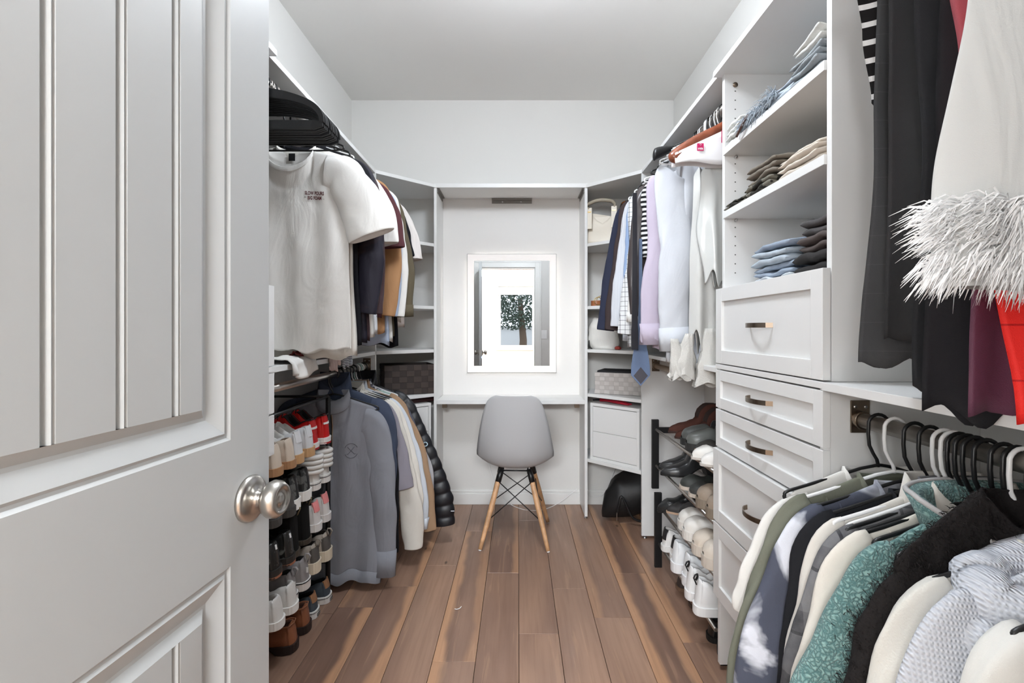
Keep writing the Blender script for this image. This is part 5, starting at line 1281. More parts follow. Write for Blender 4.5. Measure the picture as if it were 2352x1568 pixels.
    if heeltab:
        c_, z0, z1, ww = heeltab; v = []
        pts = []
        for zz in (z0, (z0+z1)/2, z1):
            pts.append([(-.0016+.014*max(0, zz)**1.6*(0 if shaft else 1)+.008*k*k, k*hw(.045)*ww*.86, base(0)+tz(0)*zz) for k in (-1,-.6,-.25,.25,.6,1)])
        rr_ = [[(x, y, z) for x, y, z in row]+[(x+.006, y*.98, z) for x, y, z in row[::-1]] for row in pts]
        MB().loft(rr_, 0, True, True, True, smooth=False).build('heel_tab', mat('tab_%s' % '_'.join(map(str, c_)), c_, .6), t)
    if laces:
        lb = MB()
        for k in range(5):
            s = .47+.055*k; w = hw(s)*.62; z = base(s)+tz(s)*.93
            lb.tube([(s*L,-w,z-.008),(s*L+.004,-w*.5,z+.004),(s*L+.006,0,z+.007),(s*L+.004,w*.5,z+.004),(s*L,w,z-.008)], .0024, 6)
        lb.build('laces', mat('lace_%s' % '_'.join(map(str, laces)), laces, .8), t)
    if loop:
        z = base(0)+tz(0)
        MB().tube([(.006,-.006,z-.02),(-.004,-.006,z+.004),(.002,-.004,z+.014),(.012,.0,z+.016),(.014,.004,z+.004),(.008,.006,z-.01)], .0028, 6, flat=1.6).build('pull_loop', mat('loop_%s' % '_'.join(map(str, loop)), loop, .7), t)
    if strip:
        sb = MB()
        for c_, z0, z1 in strip:
            rr_ = []
            for s in (0,.008,.018,.032,.05,.08,.12,.25,.45,.7,.9): 
                w = hw(s)*1.085+.0024; x = s*(L+.006)-.0036; rr_.append((x, w))
            for sg in (-1,1):
                sb.loft([[(x, sg*w, z0),(x, sg*w, z1),(x, sg*(w-.002), z1),(x, sg*(w-.002), z0)] for x, w in rr_], 0, True, True, True, smooth=False)
            w = hw(0)*1.085+.0024; sb.box(-.0042,-.002,-w,w,z0,z1)
        sb.build('sole_stripe', mat('strip_%s' % '_'.join(map(str, strip[0][0])), strip[0][0], .6), so)
    return t
def pair(label, y, dy, z, up, x=-.80, g=None, rz=PI, jit=.03, where=('nearer the post','nearer the door'), **k):
    out = []
    for i, s in enumerate((1, -1)):
        # z+.0 on rack boards
        out.append(shoe(label+', '+where[i], (x+rnd.uniform(-.006,.006), y+s*dy/2, z), rz+rnd.uniform(-jit, jit), up, group=g, **k))
    return out
# --- rack behind the door
RY0, RY1, RXF, RXB = 1.578, 2.135, -.855, -1.135
rk = thing('shoe_rack', 'black steel shoe rack with board shelves full of shoes behind the door', 'rack', (0,0,0))
for x in (RXF, RXB):
    for y in (RY0, RY1):
        MB().tube([(x,y,0),(x,y,.90)], .0105, 10).build('post', M_blackm, rk)
for y in (RY0, RY1):
    MB().tube([(RXB,y,.90),(RXF,y,.90)], .006, 8).build('end_bar', M_blackm, rk); MB().tube([(RXB,y,.155),(RXF,y,.155)], .006, 8).build('end_bar', M_blackm, rk)
for x in (RXF, RXB): MB().tube([(x,RY0,.90),(x,RY1,.90)], .006, 8).build('side_bar', M_blackm, rk)
LV = (.710,.540,.370,.200)
for z in LV:
    o = bx(RXB, RXF, RY0+.01, RY1-.01, z-.008, z-.0005).build('rack_shelf', mat('rack_mesh', (30,30,32), .6), rk)
    MB().tube([(RXF,RY0,z-.004),(RXF,RY1,z-.004)], .006, 8).build('side_bar', M_blackm, rk)
# all shoes point to the wall; heels stick out
pair('red and white high-top sneaker with black collar', 2.005, .108, LV[0], (196,22,22), x=-.825, top=.10, tongue=.125, liner=(24,24,24), rim=(24,24,26), strip=[((232,232,230),.0225,.026)], solec=(226,226,224), solebot=(170,30,30), heeltab=((232,230,228),.60,.68,1.0), counter=None, W=1.08, laces=(30,30,30), roughm=.35)
pair('white and pale grey sneaker with gum sole', 1.80, .098, LV[0], (222,221,219), x=-.80, top=.085, liner=(210,208,204), solec=(184,146,104), st=.030, counter=(.16,9,(196,197,199)), heeltab=((200,201,203),.55,1.02,.9), laces=(230,230,228))
pair('tan suede sneaker with gum sole at the rack end', 1.645, .09, LV[0], (190,176,160), x=-.795, top=.08, solec=(160,120,84), liner=(120,100,84))
pair('white padded high-top skate shoe with red heel badge', 2.02, .100, LV[1], (214,212,208), x=-.825, top=.115, tongue=.13, liner=(206,204,200), solec=(226,224,220), strip=[((34,36,44),.0245,.027)], heeltab=((176,52,58),-.12,-.02,.35), st=.030, W=1.05)
for q in [o for o in COL.objects if o.name.startswith('sneaker') and 'padded high-top' in str(o.get('label', ''))]:
    pd = MB()
    for k in range(4):
        z = .075+.020*k; pd.tube([(.095,-.0335,z),(.05,-.036,z),(.012,-.029,z),(-.004,-.012,z),(-.006,0,z),(-.004,.012,z),(.012,.029,z),(.05,.036,z),(.095,.0335,z)], .0105, 8)
    pd.build('collar_padding', mat('up_214_212_208', (214,212,208)), q)
camo = mat('camo_knit', (86,86,84), .6, pattern=('blotch', 30, (26,27,28), .48, .52), bump=.3)
pair('grey camo running shoe with black tape and white foam sole', 1.80, .100, LV[1], camo, x=-.815, top=.088, tongue=.11, solec=(228,226,222), st=.034, liner=(40,40,42), heeltab=((28,28,30),.1,.98,.35), laces=(30,30,32), W=1.05)
pair('dark grey knit slip-on shoe at the rack end of the second shelf', 1.645, .09, LV[1], (70,66,64), x=-.80, top=.07, solec=(60,58,56))
pair('light grey sneaker with coral pink heel', 2.02, .100, LV[2], (206,202,198), x=-.825, top=.082, liner=(92,96,98), solec=(224,222,220), st=.028, counter=(.10,5,(212,208,205)), heeltab=((226,140,140),.62,1.10,1.0), tongue=.095)
suede = cloth('black_suede', (20,19,18), .9)
pair('black suede chelsea boot with rolled pull tab', 1.80, .105, LV[2]-.0, suede, name='boot', cat='boot', x=-.815, shaft=.150, tongue=.09, liner=(110,96,70), solec=(58,52,44), st=.016, W=1.0, loop=(112,100,74))
blkcamo = mat('black_patent', (34,34,33), .25, pattern=('blotch', 24, (96,98,94), .56, .60))
pair('shiny black patterned sneaker with gum outsole', 1.645, .09, LV[2], blkcamo, x=-.80, top=.09, solec=(34,32,30), solebot=(150,96,70), heeltab=((220,220,220),.72,.88,.28), st=.026)
pair('beige knit runner with thick cream foam sole and heel loop', 2.02, .105, LV[3], (170,160,148), x=-.825, top=.075, tongue=.10, liner=(70,66,64), solec=(218,206,184), st=.042, counter=(.10,3,(84,80,76)), loop=(150,142,132), W=1.1)
pair('grey training shoe with three white heel stripes', 1.79, .105, LV[3], (138,134,134), x=-.815, top=.085, tongue=.105, liner=(66,68,70), solec=(216,212,208), st=.030, strip=[((40,42,46),.029,.033)], loop=(150,146,146), W=1.05)
for q in [o for o in COL.objects if o.type == 'EMPTY' and 'three white heel' in str(o.get('label', ''))]:
    s3 = MB()
    for k in range(3): s3.box(-.0012,.0006,.006-.0+k*.006,.009+k*.006,.062+k*.003,.082+k*.003)
    s3.build('stripes', mat('up_222', (226,226,224), .6), q)
pair('off-white canvas slip-on at the door end of the lowest shelf', 1.645, .09, LV[3], (204,202,198), x=-.795, top=.075, liner=(196,192,186), solec=(222,220,216), name='slip_on')
nv_ = pair('navy canvas boat shoe with tan heel patch and white lettered sole', 2.045, .112, .001, (62,70,78), name='boat_shoe', x=-.835, top=.066, tongue=.07, liner=(24,24,26), solec=(222,220,216), st=.028, strip=[((34,36,40),.0245,.0265)], heeltab=((150,108,76),.55,1.04,.95), laces=(200,198,194))
for q in nv_:
    MB().box(-.0052,-.0044,-.013,.013,.006,.018).build('heel_badge', M_black, q)
    cu = text_decal('SPERRY', .0078, M_whitep, q, lambda x, z, off=0: 0, 0, 0, 'badge_text', .0001)
    for v in cu.data.vertices: v.co = Vector((-.0056, -v.co.x, v.co.z+.012))
pair('chestnut brown leather loafer with dark heel', 1.84, .112, .001, (134,82,56), name='loafer', x=-.828, top=.072, tongue=.070, toe=.045, liner=(86,54,40), solec=(40,26,22), st=.012, heel=.016, rim=(150,98,70), roughm=.28, W=1.08)
# --- two stacked racks on the boot side
def bootrack(label, y0, y1, zt, legs, levels, x0=.693, x1=1.02):
    t = thing('shoe_rack', label, 'rack', (0,0,0))
    for y in (y0, y1):
        for x in (x0 if y == y1 else x0+.034, x1):
            bx(x, x+.036, y-.016, y, legs, zt).build('post', M_blackm, t, bevel=.0015)
        for z in levels: bx(x0+.036, x1, y-.018, y-.002, z-.018, z+.012).build('side_bar', M_blackm, t, bevel=.001)
    for z in levels:
        for x in (x0+.022, x0+.105, x0+.20, x0+.29):
            MB().tube([(x,y0-.004,z),(x,y1-.018,z)], .0075, 14).build('tube_shelf', M_chrome, t)
    return t
RL_ = (.683,.497,.312,.120)
bootrack('upper black rack with chrome tube shelves holding boots and heels', 1.712, 2.47, .735, .378, RL_[:2])
bootrack('lower black rack with chrome tube shelves holding sneakers and slippers', 1.711, 2.41, .377, 0.0, RL_[2:], x0=.690)
def rsh(label, x, y, z, up, rz=PI, **k):   # toes towards the aisle; x is where the toe ends
    L = k.get('L', .25); k['L'] = L; k['W'] = k.get('W', 1.0)*.88
    return shoe(label, (x+L+.012, y, z+.0078), rz, up, **k)
br_s = cloth('brown_suede', (84,52,44), .85)
A, B_, C_, D_ = RL_
rsh('pointed brown suede heeled boot, the one by the rack post', .735, 2.355, A, br_s, name='boot', cat='boot', point=1, heel=.075, toe=.030, tongue=.050, shaft=.062, solec=(60,38,32), st=.006, liner=(50,36,32))
rsh('pointed brown suede heeled boot, the one by the grey boots', .725, 2.225, A, br_s, name='boot', cat='boot', point=1, heel=.075, toe=.030, tongue=.050, shaft=.062, solec=(60,38,32), st=.006, liner=(50,36,32))
rsh('dark grey leather ankle boot with chunky sole behind its twin', .715, 2.11, A, (84,86,84), name='boot', cat='boot', shaft=.075, st=.026, solec=(40,40,40), toe=.045, tongue=.065, roughm=.35)
rsh('dark grey leather ankle boot with chunky sole, front of the two', .705, 2.02, A, (96,98,95), name='boot', cat='boot', shaft=.075, st=.026, solec=(44,44,44), toe=.045, tongue=.065, roughm=.35)
rsh('black flat with tan insole edge between grey boots and white pumps', .715, 1.94, A, (56,54,52), name='flat_shoe', top=.05, st=.014, solec=(186,150,118), toe=.034, tongue=.04)
rsh('white almond toe pump, the one by the black flat', .672, 1.865, A, (224,221,216), name='pump', point=.7, top=.055, st=.008, heel=.02, solec=(196,190,184), toe=.036, tongue=.045, liner=(214,208,200), L=.24)
rsh('white almond toe pump, the one by the drawer tower', .672, 1.775, A, (226,223,219), name='pump', point=.7, top=.055, st=.008, heel=.02, solec=(196,190,184), toe=.036, tongue=.045, liner=(214,208,200), L=.24)
lb = mat('black_leather', (46,46,47), .3, bump=.15, bscale=60)
rsh('tall black leather ankle boot standing at the post, rear one', .690, 2.365, B_, lb, name='boot', cat='boot', point=.75, shaft=.15, heel=.05, st=.007, toe=.030, tongue=.06, solec=(22,22,22), L=.27)
rsh('tall black leather ankle boot standing at the post, front one', .672, 2.27, B_, lb, name='boot', cat='boot', point=.75, shaft=.165, heel=.05, st=.007, toe=.030, tongue=.06, solec=(22,22,22), L=.27)
rsh('matt black round toe flat beside the tall boots', .70, 2.08, B_, (52,54,51), name='flat_shoe', top=.05, st=.012, solec=(196,184,172), toe=.036, tongue=.045)
rsh('matt black round toe flat above the taupe clog', .705, 1.985, B_, (50,51,49), name='flat_shoe', top=.05, st=.012, solec=(196,184,172), toe=.036, tongue=.045)
rsh('taupe suede clog on the second shelf', .692, 1.865, B_, (150,134,118), name='clog', top=.06, st=.032, solec=(132,120,106), toe=.045, tongue=.055, W=1.12)
rsh('taupe suede clog hidden next to the tower', .692, 1.765, B_, (150,134,118), name='clog', top=.06, st=.032, solec=(132,120,106), toe=.045, tongue=.055, W=1.12)
rsh('pointed black studded mule tipped over the rack post', .668, 2.335, C_+.050, (36,37,38), name='mule', point=.9, ry=.28, top=.03, st=.006, toe=.034, tongue=.045, solec=(30,30,30), roughm=.3)
rsh('pointed black mule with tan sole under the tipped one', .705, 2.285, C_, (44,42,42), name='mule', point=.8, top=.03, st=.006, toe=.030, tongue=.04, solec=(190,160,136))
rsh('black furry slipper with pale edge', .735, 2.19, C_, (40,37,36), name='slipper', top=.045, st=.022, solec=(206,196,188), toe=.050, tongue=.06, W=1.15)
rsh('chunky white slide on the third shelf, by the black mules', .700, 2.10, C_, (222,218,212), name='slide', top=.022, st=.034, solec=(226,222,216), toe=.045, tongue=.060, opening=(.05,.50), W=1.2, liner=(222,218,212))
rsh('chunky white slide on the third shelf, by the ruffled slipper', .688, 2.005, C_, (226,222,216), name='slide', top=.022, st=.034, solec=(226,222,216), toe=.045, tongue=.060, opening=(.05,.50), W=1.2, liner=(222,218,212))
ruf = rsh('ivory slipper with a ruffled scrunched strap', .765, 1.935, C_, (206,202,196), name='slipper', top=.025, st=.024, solec=(214,208,200), toe=.035, tongue=.045)
m = MB(); rings = []
for i in range(11):
    f = i/10; a = PI*f; ring = []
    for q in range(14):
        aa = 2*PI*q/14; rr_ = .020*(1+.35*math.sin(aa*4+i*1.7))
        ring.append((.17+rr_*math.cos(aa), .048*math.cos(a)*(1+.2*math.cos(aa)), .045+.045*math.sin(a)+rr_*.6*math.sin(aa)))
    rings.append(ring)
m.loft(rings).build('ruffle_strap', cloth('ruffle', (216,212,206)), ruf)
rsh('beige cross-strap slide next to the tower', .678, 1.87, C_, (206,194,180), name='slide', top=.022, st=.036, solec=(206,196,184), toe=.045, tongue=.060, W=1.2, liner=(206,194,180))
rsh('beige quilted strap slide against the tower side', .678, 1.77, C_, (210,199,186), name='slide', top=.022, st=.038, solec=(206,196,184), toe=.048, tongue=.066, W=1.2, liner=(206,194,180))
# heels towards the aisle on the lowest shelf
def hsh(label, x, y, z, up, **k):
    k.setdefault('L', .26); k['W'] = k.get('W', 1.0)*.86; return shoe(label, (x, y, z+.0078), k.pop('rz', 0), up, **k)
hsh('white sneaker with black heel patch by the rack post', .700, 2.31, D_, (222,221,219), top=.082, heeltab=((34,34,36),.40,1.0,1.05), solec=(224,222,220), liner=(210,208,206))
hsh('white sneaker with black heel patch, second from the rack post', .712, 2.215, D_, (222,221,219), top=.082, heeltab=((34,34,36),.40,1.0,1.05), solec=(224,222,220), liner=(210,208,206))
hsh('chunky white trainer with thick sole, next to the black patch pair', .685, 2.115, D_, (228,230,232), top=.095, tongue=.11, solec=(230,230,232), st=.038, liner=(216,218,220), laces=(230,230,230), W=1.15)
hsh('chunky white trainer with thick sole, nearer the drawer tower', .695, 2.0, D_, (228,230,232), top=.095, tongue=.11, solec=(230,230,232), st=.038, liner=(216,218,220), laces=(230,230,230), W=1.15)
hsh('white knit trainer with black pull loop, nearer the rack post', .672, 1.90, D_, (230,230,230), top=.10, tongue=.11, solec=(232,232,232), st=.030, liner=(222,222,222), loop=(28,28,30), W=1.08)
hsh('white knit trainer with black pull loop, nearer the drawer tower', .668, 1.80, D_, (230,230,230), top=.10, tongue=.11, solec=(232,232,232), st=.030, liner=(222,222,222), loop=(28,28,30), W=1.08)
hsh('small dark shoe on the floor under the rack by its post', .735, 2.20, -.0078, (60,50,46), top=.05, solec=(110,84,66), st=.012, name='flat_shoe', L=.24)
hsh('brown flat on the floor beneath the rack', .745, 2.06, -.0078, (120,92,76), top=.045, solec=(70,54,46), st=.012, name='flat_shoe', L=.24)
hsh('black shoe on the floor under the rack with rounded toe', .735, 1.84, -.0078, (26,25,26), top=.06, solec=(20,20,20), st=.018, name='loafer', L=.26, roughm=.3)
hsh('black sandal with lettered strap on the floor beside the tower', .74, 1.75, -.0078, (30,30,31), top=.02, solec=(34,34,35), st=.028, name='sandal', L=.25, tongue=.06)

# ============================================================ FOLDED CLOTHES IN THE TOWER
def folded(name, label, loc, w, d, layers, mt, rz=0, seed=0, th=.016, cat='clothes', fray=0, group=None, droop=0):
    """folded garment: a stack of rounded layers joined at the front fold; local x across (depth into shelf), y along shelf"""
    t = thing(name, label, cat, loc, rz, group); r = random.Random(seed)
    z = 0
    for k in range(layers):
        hh = th*r.uniform(.85,1.15); rings = []; dx = r.uniform(-.006,.006); n = 18; NY = 16
        for i in range(NY+1):
            f = i/NY; y = -w/2+w*f; e = math.sin(PI*min(1, max(0, .5 if .08 < f < .92 else (f/.16 if f < .5 else (1-f)/.16))))
            e = max(.25, e); ring = []
            for q in range(n):
                a = 2*PI*q/n; c, s = math.cos(a), math.sin(a)
                px = (abs(c)**.35)*(1 if c > 0 else -1)*d/2; pz = (abs(s)**.6)*(1 if s > 0 else -1)*hh/2*e
                wv = .010*nz(px*14+seed, y*14, k*3.1)+.006*nz(px*30, y*30, seed)
                sag = -droop*smooth01((-px/(d/2)-.3)/.7)
                ring.append((px+dx+.008*nz(y*9+seed, k, 2), y, max(z+.0003, z+hh/2+pz+wv+sag)))
            rings.append(ring)
        MB().loft(rings).build('fold_layer', mt, t); z += hh*.93
    return t, z
def fray_edge(par, mt, x, y0, y1, z, n=160, seed=1, L=.03):
    r = random.Random(seed); m = MB()
    for _ in range(n):
        y = r.uniform(y0, y1); p = Vector((x+r.uniform(-.005,.01), y, z+r.uniform(-.004,.02))); d = Vector((-.6+r.gauss(0,.5), r.gauss(0,.6), r.gauss(-.2,.6))).normalized()*L*r.uniform(.4,1.1)
        m.tube([p, p+d*.5+Vector((0,0,.004)), p+d+Vector((0,0,-.006))], [.0012,.0010,.0004], 4)
    m.build('frayed_edge', mt, par, kind='stuff')
den = lambda n, c: cloth(n, c, .85, bump=.5, bscale=500, var=.12, vscale=14)
lt = den('light_denim', (178,188,198)); md_ = den('mid_denim', (150,162,178)); wtd = den('white_denim', (214,214,210)); gry = den('grey_denim', (150,156,160))
brn = cloth('cocoa_cotton', (92,72,66)); olv = cloth('olive_cotton', (116,108,98)); bge = cloth('beige_cotton', (206,196,184)); blk = cloth('faded_black', (52,50,50), var=.2); cam_ = cloth('camo_print', (112,108,98), pattern=('blotch', 22, (48,46,42), .5, .54)); blj = den('washed_black', (78,75,76))
S1, S2, S3 = 1.836, 1.614, 1.3455
def edge_fold(name, label, yc, S_, w, layers, mt, seed, th=.014, x=.835, d=.22, **k): return folded(name, label, (x, yc, S_+.0005), w, d, layers, mt, seed=seed, th=th, **k)
edge_fold('folded_jeans', 'white folded jeans at the far end of the top tower shelf', 1.605, S1, .10, 4, wtd, 1, th=.018)
f_, _z = edge_fold('folded_jeans', 'light blue folded jeans with frayed hems on the top tower shelf', 1.475, S1, .15, 2, lt, 2, th=.016); fray_edge(f_, lt, -.112, -.07, .075, .014, 240, 4)
edge_fold('folded_trousers', 'cocoa brown trousers laid across the frayed jeans', 1.50, S1+.032, .15, 1, brn, 3, th=.014)
st_ = MB().tube(catmull([(-.112,-.03,.006),(-.125,-.02,-.01),(-.128,.01,-.03),(-.126,.04,-.042)]), .004, 8).build('drawstring', brn, [o for o in COL.objects if o.get('label') == 'cocoa brown trousers laid across the frayed jeans'][0])
f_, _z = edge_fold('folded_jeans', 'washed blue folded jeans beside the cocoa trousers', 1.335, S1, .14, 3, lt, 5, th=.016); fray_edge(f_, lt, -.112, .0, .07, .02, 120, 7)
edge_fold('folded_jeans', 'grey blue denim folded flat at the near end of the top shelf', 1.205, S1, .13, 4, gry, 6, th=.018)
edge_fold('folded_jeans', 'white jeans resting on the grey blue denim', 1.20, S1+.071, .12, 2, wtd, 8, th=.018)
edge_fold('folded_trousers', 'camo and dark trousers spread low on the middle tower shelf', 1.59, S2, .15, 2, cam_, 9, th=.013)
edge_fold('folded_trousers', 'crumpled patterned trousers under the olive pile', 1.435, S2, .16, 2, cam_, 10, th=.018)
edge_fold('folded_trousers', 'olive grey folded trousers on top of the patterned ones', 1.42, S2+.035, .17, 3, olv, 11, th=.018)
edge_fold('folded_trousers', 'beige folded linens at the near end of the middle shelf', 1.235, S2, .18, 4, bge, 12, th=.015)
a_, z_ = edge_fold('folded_jeans', 'pale jeans at the bottom of the blue denim stack', 1.43, S3, .25, 1, den('pale_denim2', (196,202,208)), 13, th=.014, x=.88, d=.26)
a_, z2 = edge_fold('folded_jeans', 'blue jeans second from the bottom of the denim stack', 1.42, S3+z_, .22, 2, md_, 14, th=.020, x=.88, d=.25)
a_, z3 = edge_fold('folded_jeans', 'blue jeans with dark open fold in the middle of the stack', 1.43, S3+z_+z2, .20, 2, lt, 15, th=.022, x=.88, d=.25)
edge_fold('folded_jeans', 'mid blue jeans on top of the denim stack', 1.42, S3+z_+z2+z3, .20, 1, md_, 16, th=.022, x=.88, d=.25)
a_, q1 = edge_fold('folded_trousers', 'black trousers with white piping at the base of the dark stack', 1.20, S3, .16, 2, blk, 17, th=.026, x=.86, d=.24)
a_, q2 = edge_fold('folded_trousers', 'brown black trousers in the middle of the dark stack', 1.195, S3+q1, .15, 2, cloth('brown_black', (84,76,74)), 18, th=.024, x=.87, d=.24)
edge_fold('folded_jeans', 'washed black jeans topping the dark stack', 1.19, S3+q1+q2, .14, 2, blj, 19, th=.024, x=.87, d=.24)

# ============================================================ CORNER SHELF ITEMS
def basket(label, c, ang_, Wd, Dp, H, mt, mt2, lid=None, rows=5):
    t = thing('woven_basket', label, 'basket', c, ang_)
    m = MB().box(-Wd/2,Wd/2,-Dp/2,-Dp/2+.006,0,H).box(-Wd/2,Wd/2,Dp/2-.006,Dp/2,0,H).box(-Wd/2,-Wd/2+.006,-Dp/2+.006,Dp/2-.006,0,H).box(Wd/2-.006,Wd/2,-Dp/2+.006,Dp/2-.006,0,H).box(-Wd/2,Wd/2,-Dp/2,Dp/2,0,.004)
    m.build('basket_body', mt, t)
    w = MB(); ch = H/rows
    for s in (-1,1):
        nx = int(Wd/ch/1.1)
        for i in range(nx):
            for j in range(rows):
                if (i+j) % 2: continue
                x0 = -Wd/2+Wd*i/nx; w.box(x0-.002, x0+Wd/nx+.002, *sorted((s*Dp/2, s*(Dp/2+.0025))), j*ch+.002, j*ch+ch-.002)
        ny = max(1, int(Dp/ch/1.1))
        for i in range(ny):
            for j in range(rows):
                if (i+j) % 2: continue
                y0 = -Dp/2+Dp*i/ny; w.box(*sorted((s*Wd/2, s*(Wd/2+.0025))), y0-.002, y0+Dp/ny+.002, j*ch+.002, j*ch+ch-.002)
    w.build('weave', mt2, t, bevel=.0012)
    if lid: lid(t, Wd, Dp, H)
    return t
dk = mat('dark_weave', (44,34,30), .65); dk2 = mat('dark_weave2', (58,46,41), .6); gw_ = mat('grey_weave', (176,170,166), .8); gw2 = mat('grey_weave2', (188,183,179), .8)
angL = math.atan2(VY-CY, (PXL-.018)-(-.82)); angR = math.atan2(CY-VY, .711-(PXR+.018))
basket('dark brown woven basket on the corner shelf above the drawer cube', (-.715, 3.055, .7965), angL*.55, .31, .22, .185, dk, dk2)
def lidb(t, Wd, Dp, H):
    MB().box(-Wd/2+.01, Wd/2-.01, -Dp/2+.01, Dp/2-.01, H-.004, H+.012).build('contents', mat('black_cloth', (22,22,24), .8), t, bevel=.004)
basket('pale grey woven basket filled with black cloth on the corner shelf', (.665, 3.03, .7965), angR*.55, .30, .20, .135, gw_, gw2, lidb)
# cream handbag
hb = thing('handbag', 'cream leather handbag with a brass clasp on the upper corner shelf', 'bag', (.545, 3.05, 1.7485), angR*.4)
cl_ = mat('cream_leather', (214,206,192), .45, bump=.2, bscale=80)
rings = []
for i in range(11):
    f = i/10; z = .205*f; wx = lerp(.115,.085,smooth01(f)); wy = lerp(.060,.022,smooth01(f)); dip = 0
    rings.append([(wx*(abs(math.cos(a))**.6)*(1 if math.cos(a) > 0 else -1), wy*(abs(math.sin(a))**.6)*(1 if math.sin(a) > 0 else -1), z-.075*f*max(0, 1-abs(math.cos(a))*1.3)**1) for a in [2*PI*k/28 for k in range(28)]])
MB().loft(rings).build('bag_body', cl_, hb)
for s in (-1,1):
    MB().box(s*.078-.018, s*.078+.018, -.066, -.058, .09, .225).build('strap_tab', cl_, hb, bevel=.003)
    MB().box(s*.078-.012, s*.078+.012, -.069, -.066, .195, .200).build('brass_pin', mat('brass', (190,160,100), .25, 1.0), hb)
MB().tube(catmull([(-.078,-.06,.215),(-.10,-.03,.25),(-.03,0,.285),(.05,0,.275),(.08,-.04,.24),(.078,-.06,.215)]), .0085, 8, flat=1.4).build('handle', mat('strap_taupe', (160,150,134), .5), hb)
MB().tube([(.085,-.071,.09),(.078,-.073,.065),(.070,-.071,.085)], .003, 8).build('brass_clasp', mat('brass', (190,160,100), .25, 1.0), hb)
tb2 = thing('handbag', 'tortoiseshell patterned handbag tucked behind the navy suit', 'bag', (.70, 3.07, 1.7485), angR)
tor = mat('tortoise', (40,26,20), .3, pattern=('blotch', 26, (176,100,44), .54, .58))
MB().loft([[(wx*math.cos(a), wy*math.sin(a), z) for a in [2*PI*k/24 for k in range(24)]] for wx, wy, z in ((.075,.04,0),(.085,.045,.05),(.08,.042,.15),(.06,.03,.22),(.045,.02,.235))]).build('bag_body', tor, tb2)
MB().tube(catmull([(-.05,0,.22),(-.03,0,.275),(.03,0,.275),(.05,0,.22)]), .006, 8).build('handle', tor, tb2)
# belts
for i, (c_, r_, x, lab) in enumerate((((150,92,56), .036, .50, 'rolled tan leather belt with a gold buckle ring'), ((46,32,26), .038, .545, 'rolled dark brown belt with two gold rings'))):
    bl = thing('belt', lab+' on the middle corner shelf', 'belt', (x, 3.03+.045*i, 1.3505))
    m = MB(); pts = [((r_*(.3+.7*k/60))*math.cos(k*.42), (r_*(.3+.7*k/60))*math.sin(k*.42)) for k in range(61)]
    m.loft([[(x_*1.0,y_*1.0,0),(x_*1.06,y_*1.06,0),(x_*1.06,y_*1.06,.034),(x_,y_,.034)] for x_, y_ in pts], 0, True, True, True, smooth=False).build('strap', mat('belt_%d' % i, c_, .45), bl)
    gm_ = mat('brass', (190,160,100), .25, 1.0)
    for k in range(2 if i else 1):
        MB().tube([(.024*math.cos(a)+.004-k*.022, -r_*.9-.008, .030+k*.010+.024*math.sin(a)) for a in [2*PI*q/18 for q in range(18)]], .0024, 8, closed=True).build('buckle_ring', gm_, bl)
# white pouch with dark rim
wp = thing('dust_bag', 'soft white dust bag slumped on the corner shelf above the grey basket', 'bag', (.555, 3.04, 1.0765), angR*.6)
rings = []
for i in range(12):
    f = i/11; ring = []
    for k in range(26):
        a = 2*PI*k/26; w = 1+.10*nz(math.cos(a)*1.5, math.sin(a)*1.5, f*3)
        rx_ = interp([(0,.085),(.2,.105),(.6,.095),(1,.06)], f)*w; ry_ = interp([(0,.045),(.2,.055),(.7,.04),(1,.014)], f)*w
        ring.append((rx_*math.cos(a)-.02*f, ry_*math.sin(a), .19*f+.012*math.sin(a*2)*f))
    rings.append(ring)
MB().loft(rings).build('bag_body', cloth('dust_white', (222,220,215)), wp)
tag(MB().tube(catmull([(.47,3.02,1.080),(.455,3.00,1.09),(.450,3.01,1.12),(.455,3.04,1.13)]), .004, 6).build('bag_strap', M_black), 'short black strap end beside the white dust bag', 'strap')
tag(MB().loft([[(.62+.02*math.cos(a)*w, 2.95+.035*math.sin(a)*w, 1.0765+z) for a in [2*PI*k/14 for k in range(14)]] for w, z in ((.7,.0005),(1,.006),(.9,.016),(.3,.022))]).build('red_pouch', mat('brick_red', (150,50,40), .6)), 'small brick red pouch at the shelf edge under the suits', 'pouch')
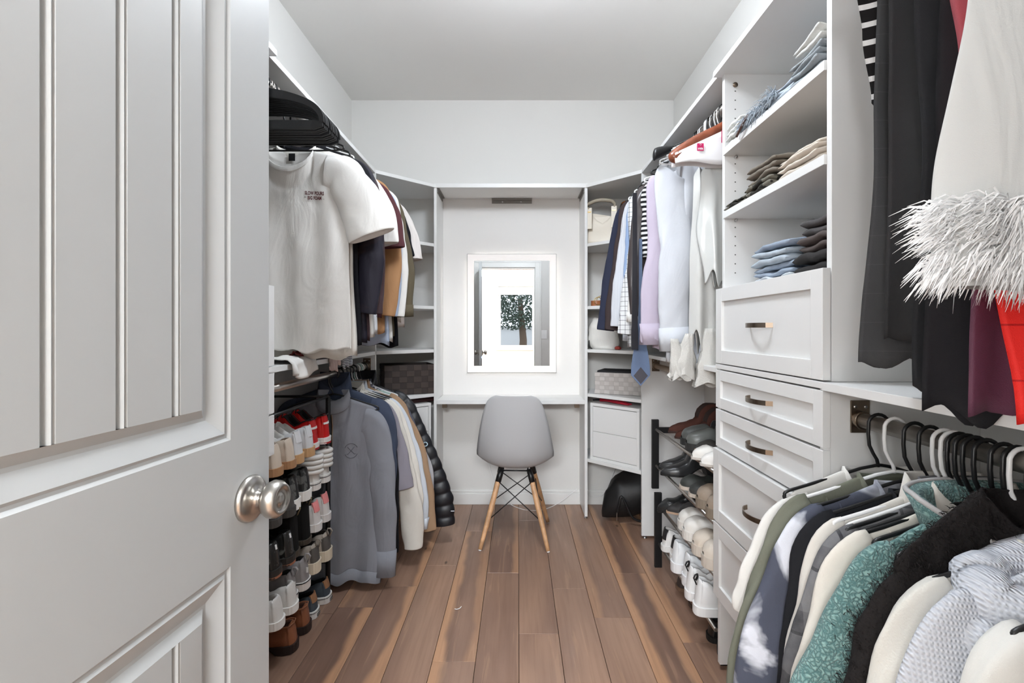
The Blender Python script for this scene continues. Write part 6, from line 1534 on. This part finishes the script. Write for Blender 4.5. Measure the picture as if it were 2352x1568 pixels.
# cords on the right cube, dark red box on the left cube
cz = .3825+.355
rc = thing('cord_bundle', 'bundle of thin red cords lying on the drawer cube', 'cords', (.60, 2.98, cz+.001), angR)
for k in range(9):
    o_ = rnd.uniform(-.02,.02); MB().tube(catmull([(-.10,o_*.3,.006+.002*k%3),(-.04,o_,.012+.001*k),(.04,o_*1.3-.008,.010+.0012*k),(.12,o_*1.2,.005)]), .0032, 6).build('cord', mat('cord_red', (176,24,48), .6), rc)
MB().tube(catmull([(-.15,-.01,.006),(-.12,.0,.010),(-.08,.005,.012)]), .0055, 8).build('cord_tip', M_black, rc)
bk_ = thing('storage_box', 'flat dark red box on the drawer cube under the brown basket', 'box', (-.64, 3.07, cz+.001), angL)
bx(-.085,.085,-.05,.05,0,.022).build('box_base', mat('dark_red', (52,20,20), .6), bk_, bevel=.002); bx(-.088,.088,-.053,.053,.0222,.030).build('box_lid', mat('dark_red', (52,20,20), .6), bk_, bevel=.002)
# black duffel
df = thing('duffel_bag', 'black duffel bag slumped on the floor in the corner beneath the drawer cube', 'bag', (.735, 3.02, 0))
rings = []
for i in range(20):
    f = i/19; x = -.20+.45*f; sc = interp([(0,.15),(.06,.55),(.2,.85),(.5,1.0),(.85,.95),(.95,.6),(1,.2)], f); ring = []
    for k in range(26):
        a = 2*PI*k/26; w = 1+.14*nz(math.cos(a)*1.3+f*4, math.sin(a)*1.3, 2.5)+.05*nz(math.cos(a)*5, math.sin(a)*5, f*9)
        ring.append((x, .125*sc*math.cos(a)*w, max(.001, .145*min(1.1, sc+.1)+.15*sc*math.sin(a)*w+.045*f)))
    rings.append(ring)
bn_ = mat('duffel_nylon', (22,21,22), .55, bump=.6, bscale=30)
MB().loft(rings).build('bag_body', bn_, df)
MB().tube(catmull([(-.13,-.108,.06),(-.12,-.125,.13),(-.10,-.125,.18),(-.04,-.13,.06),(.03,-.135,.03),(.08,-.15,.008),(.14,-.16,.006)]), .007, 6, flat=1.6).build('strap', bn_, df)
MB().box(-.135,-.131,-.128,-.124,.035,.085).build('zip_pull', M_chrome, df)

for o in COL.objects:
    l = o.get('label')
    if l and len(str(l).split()) > 16: print('LONGLABEL', len(l.split()), l)
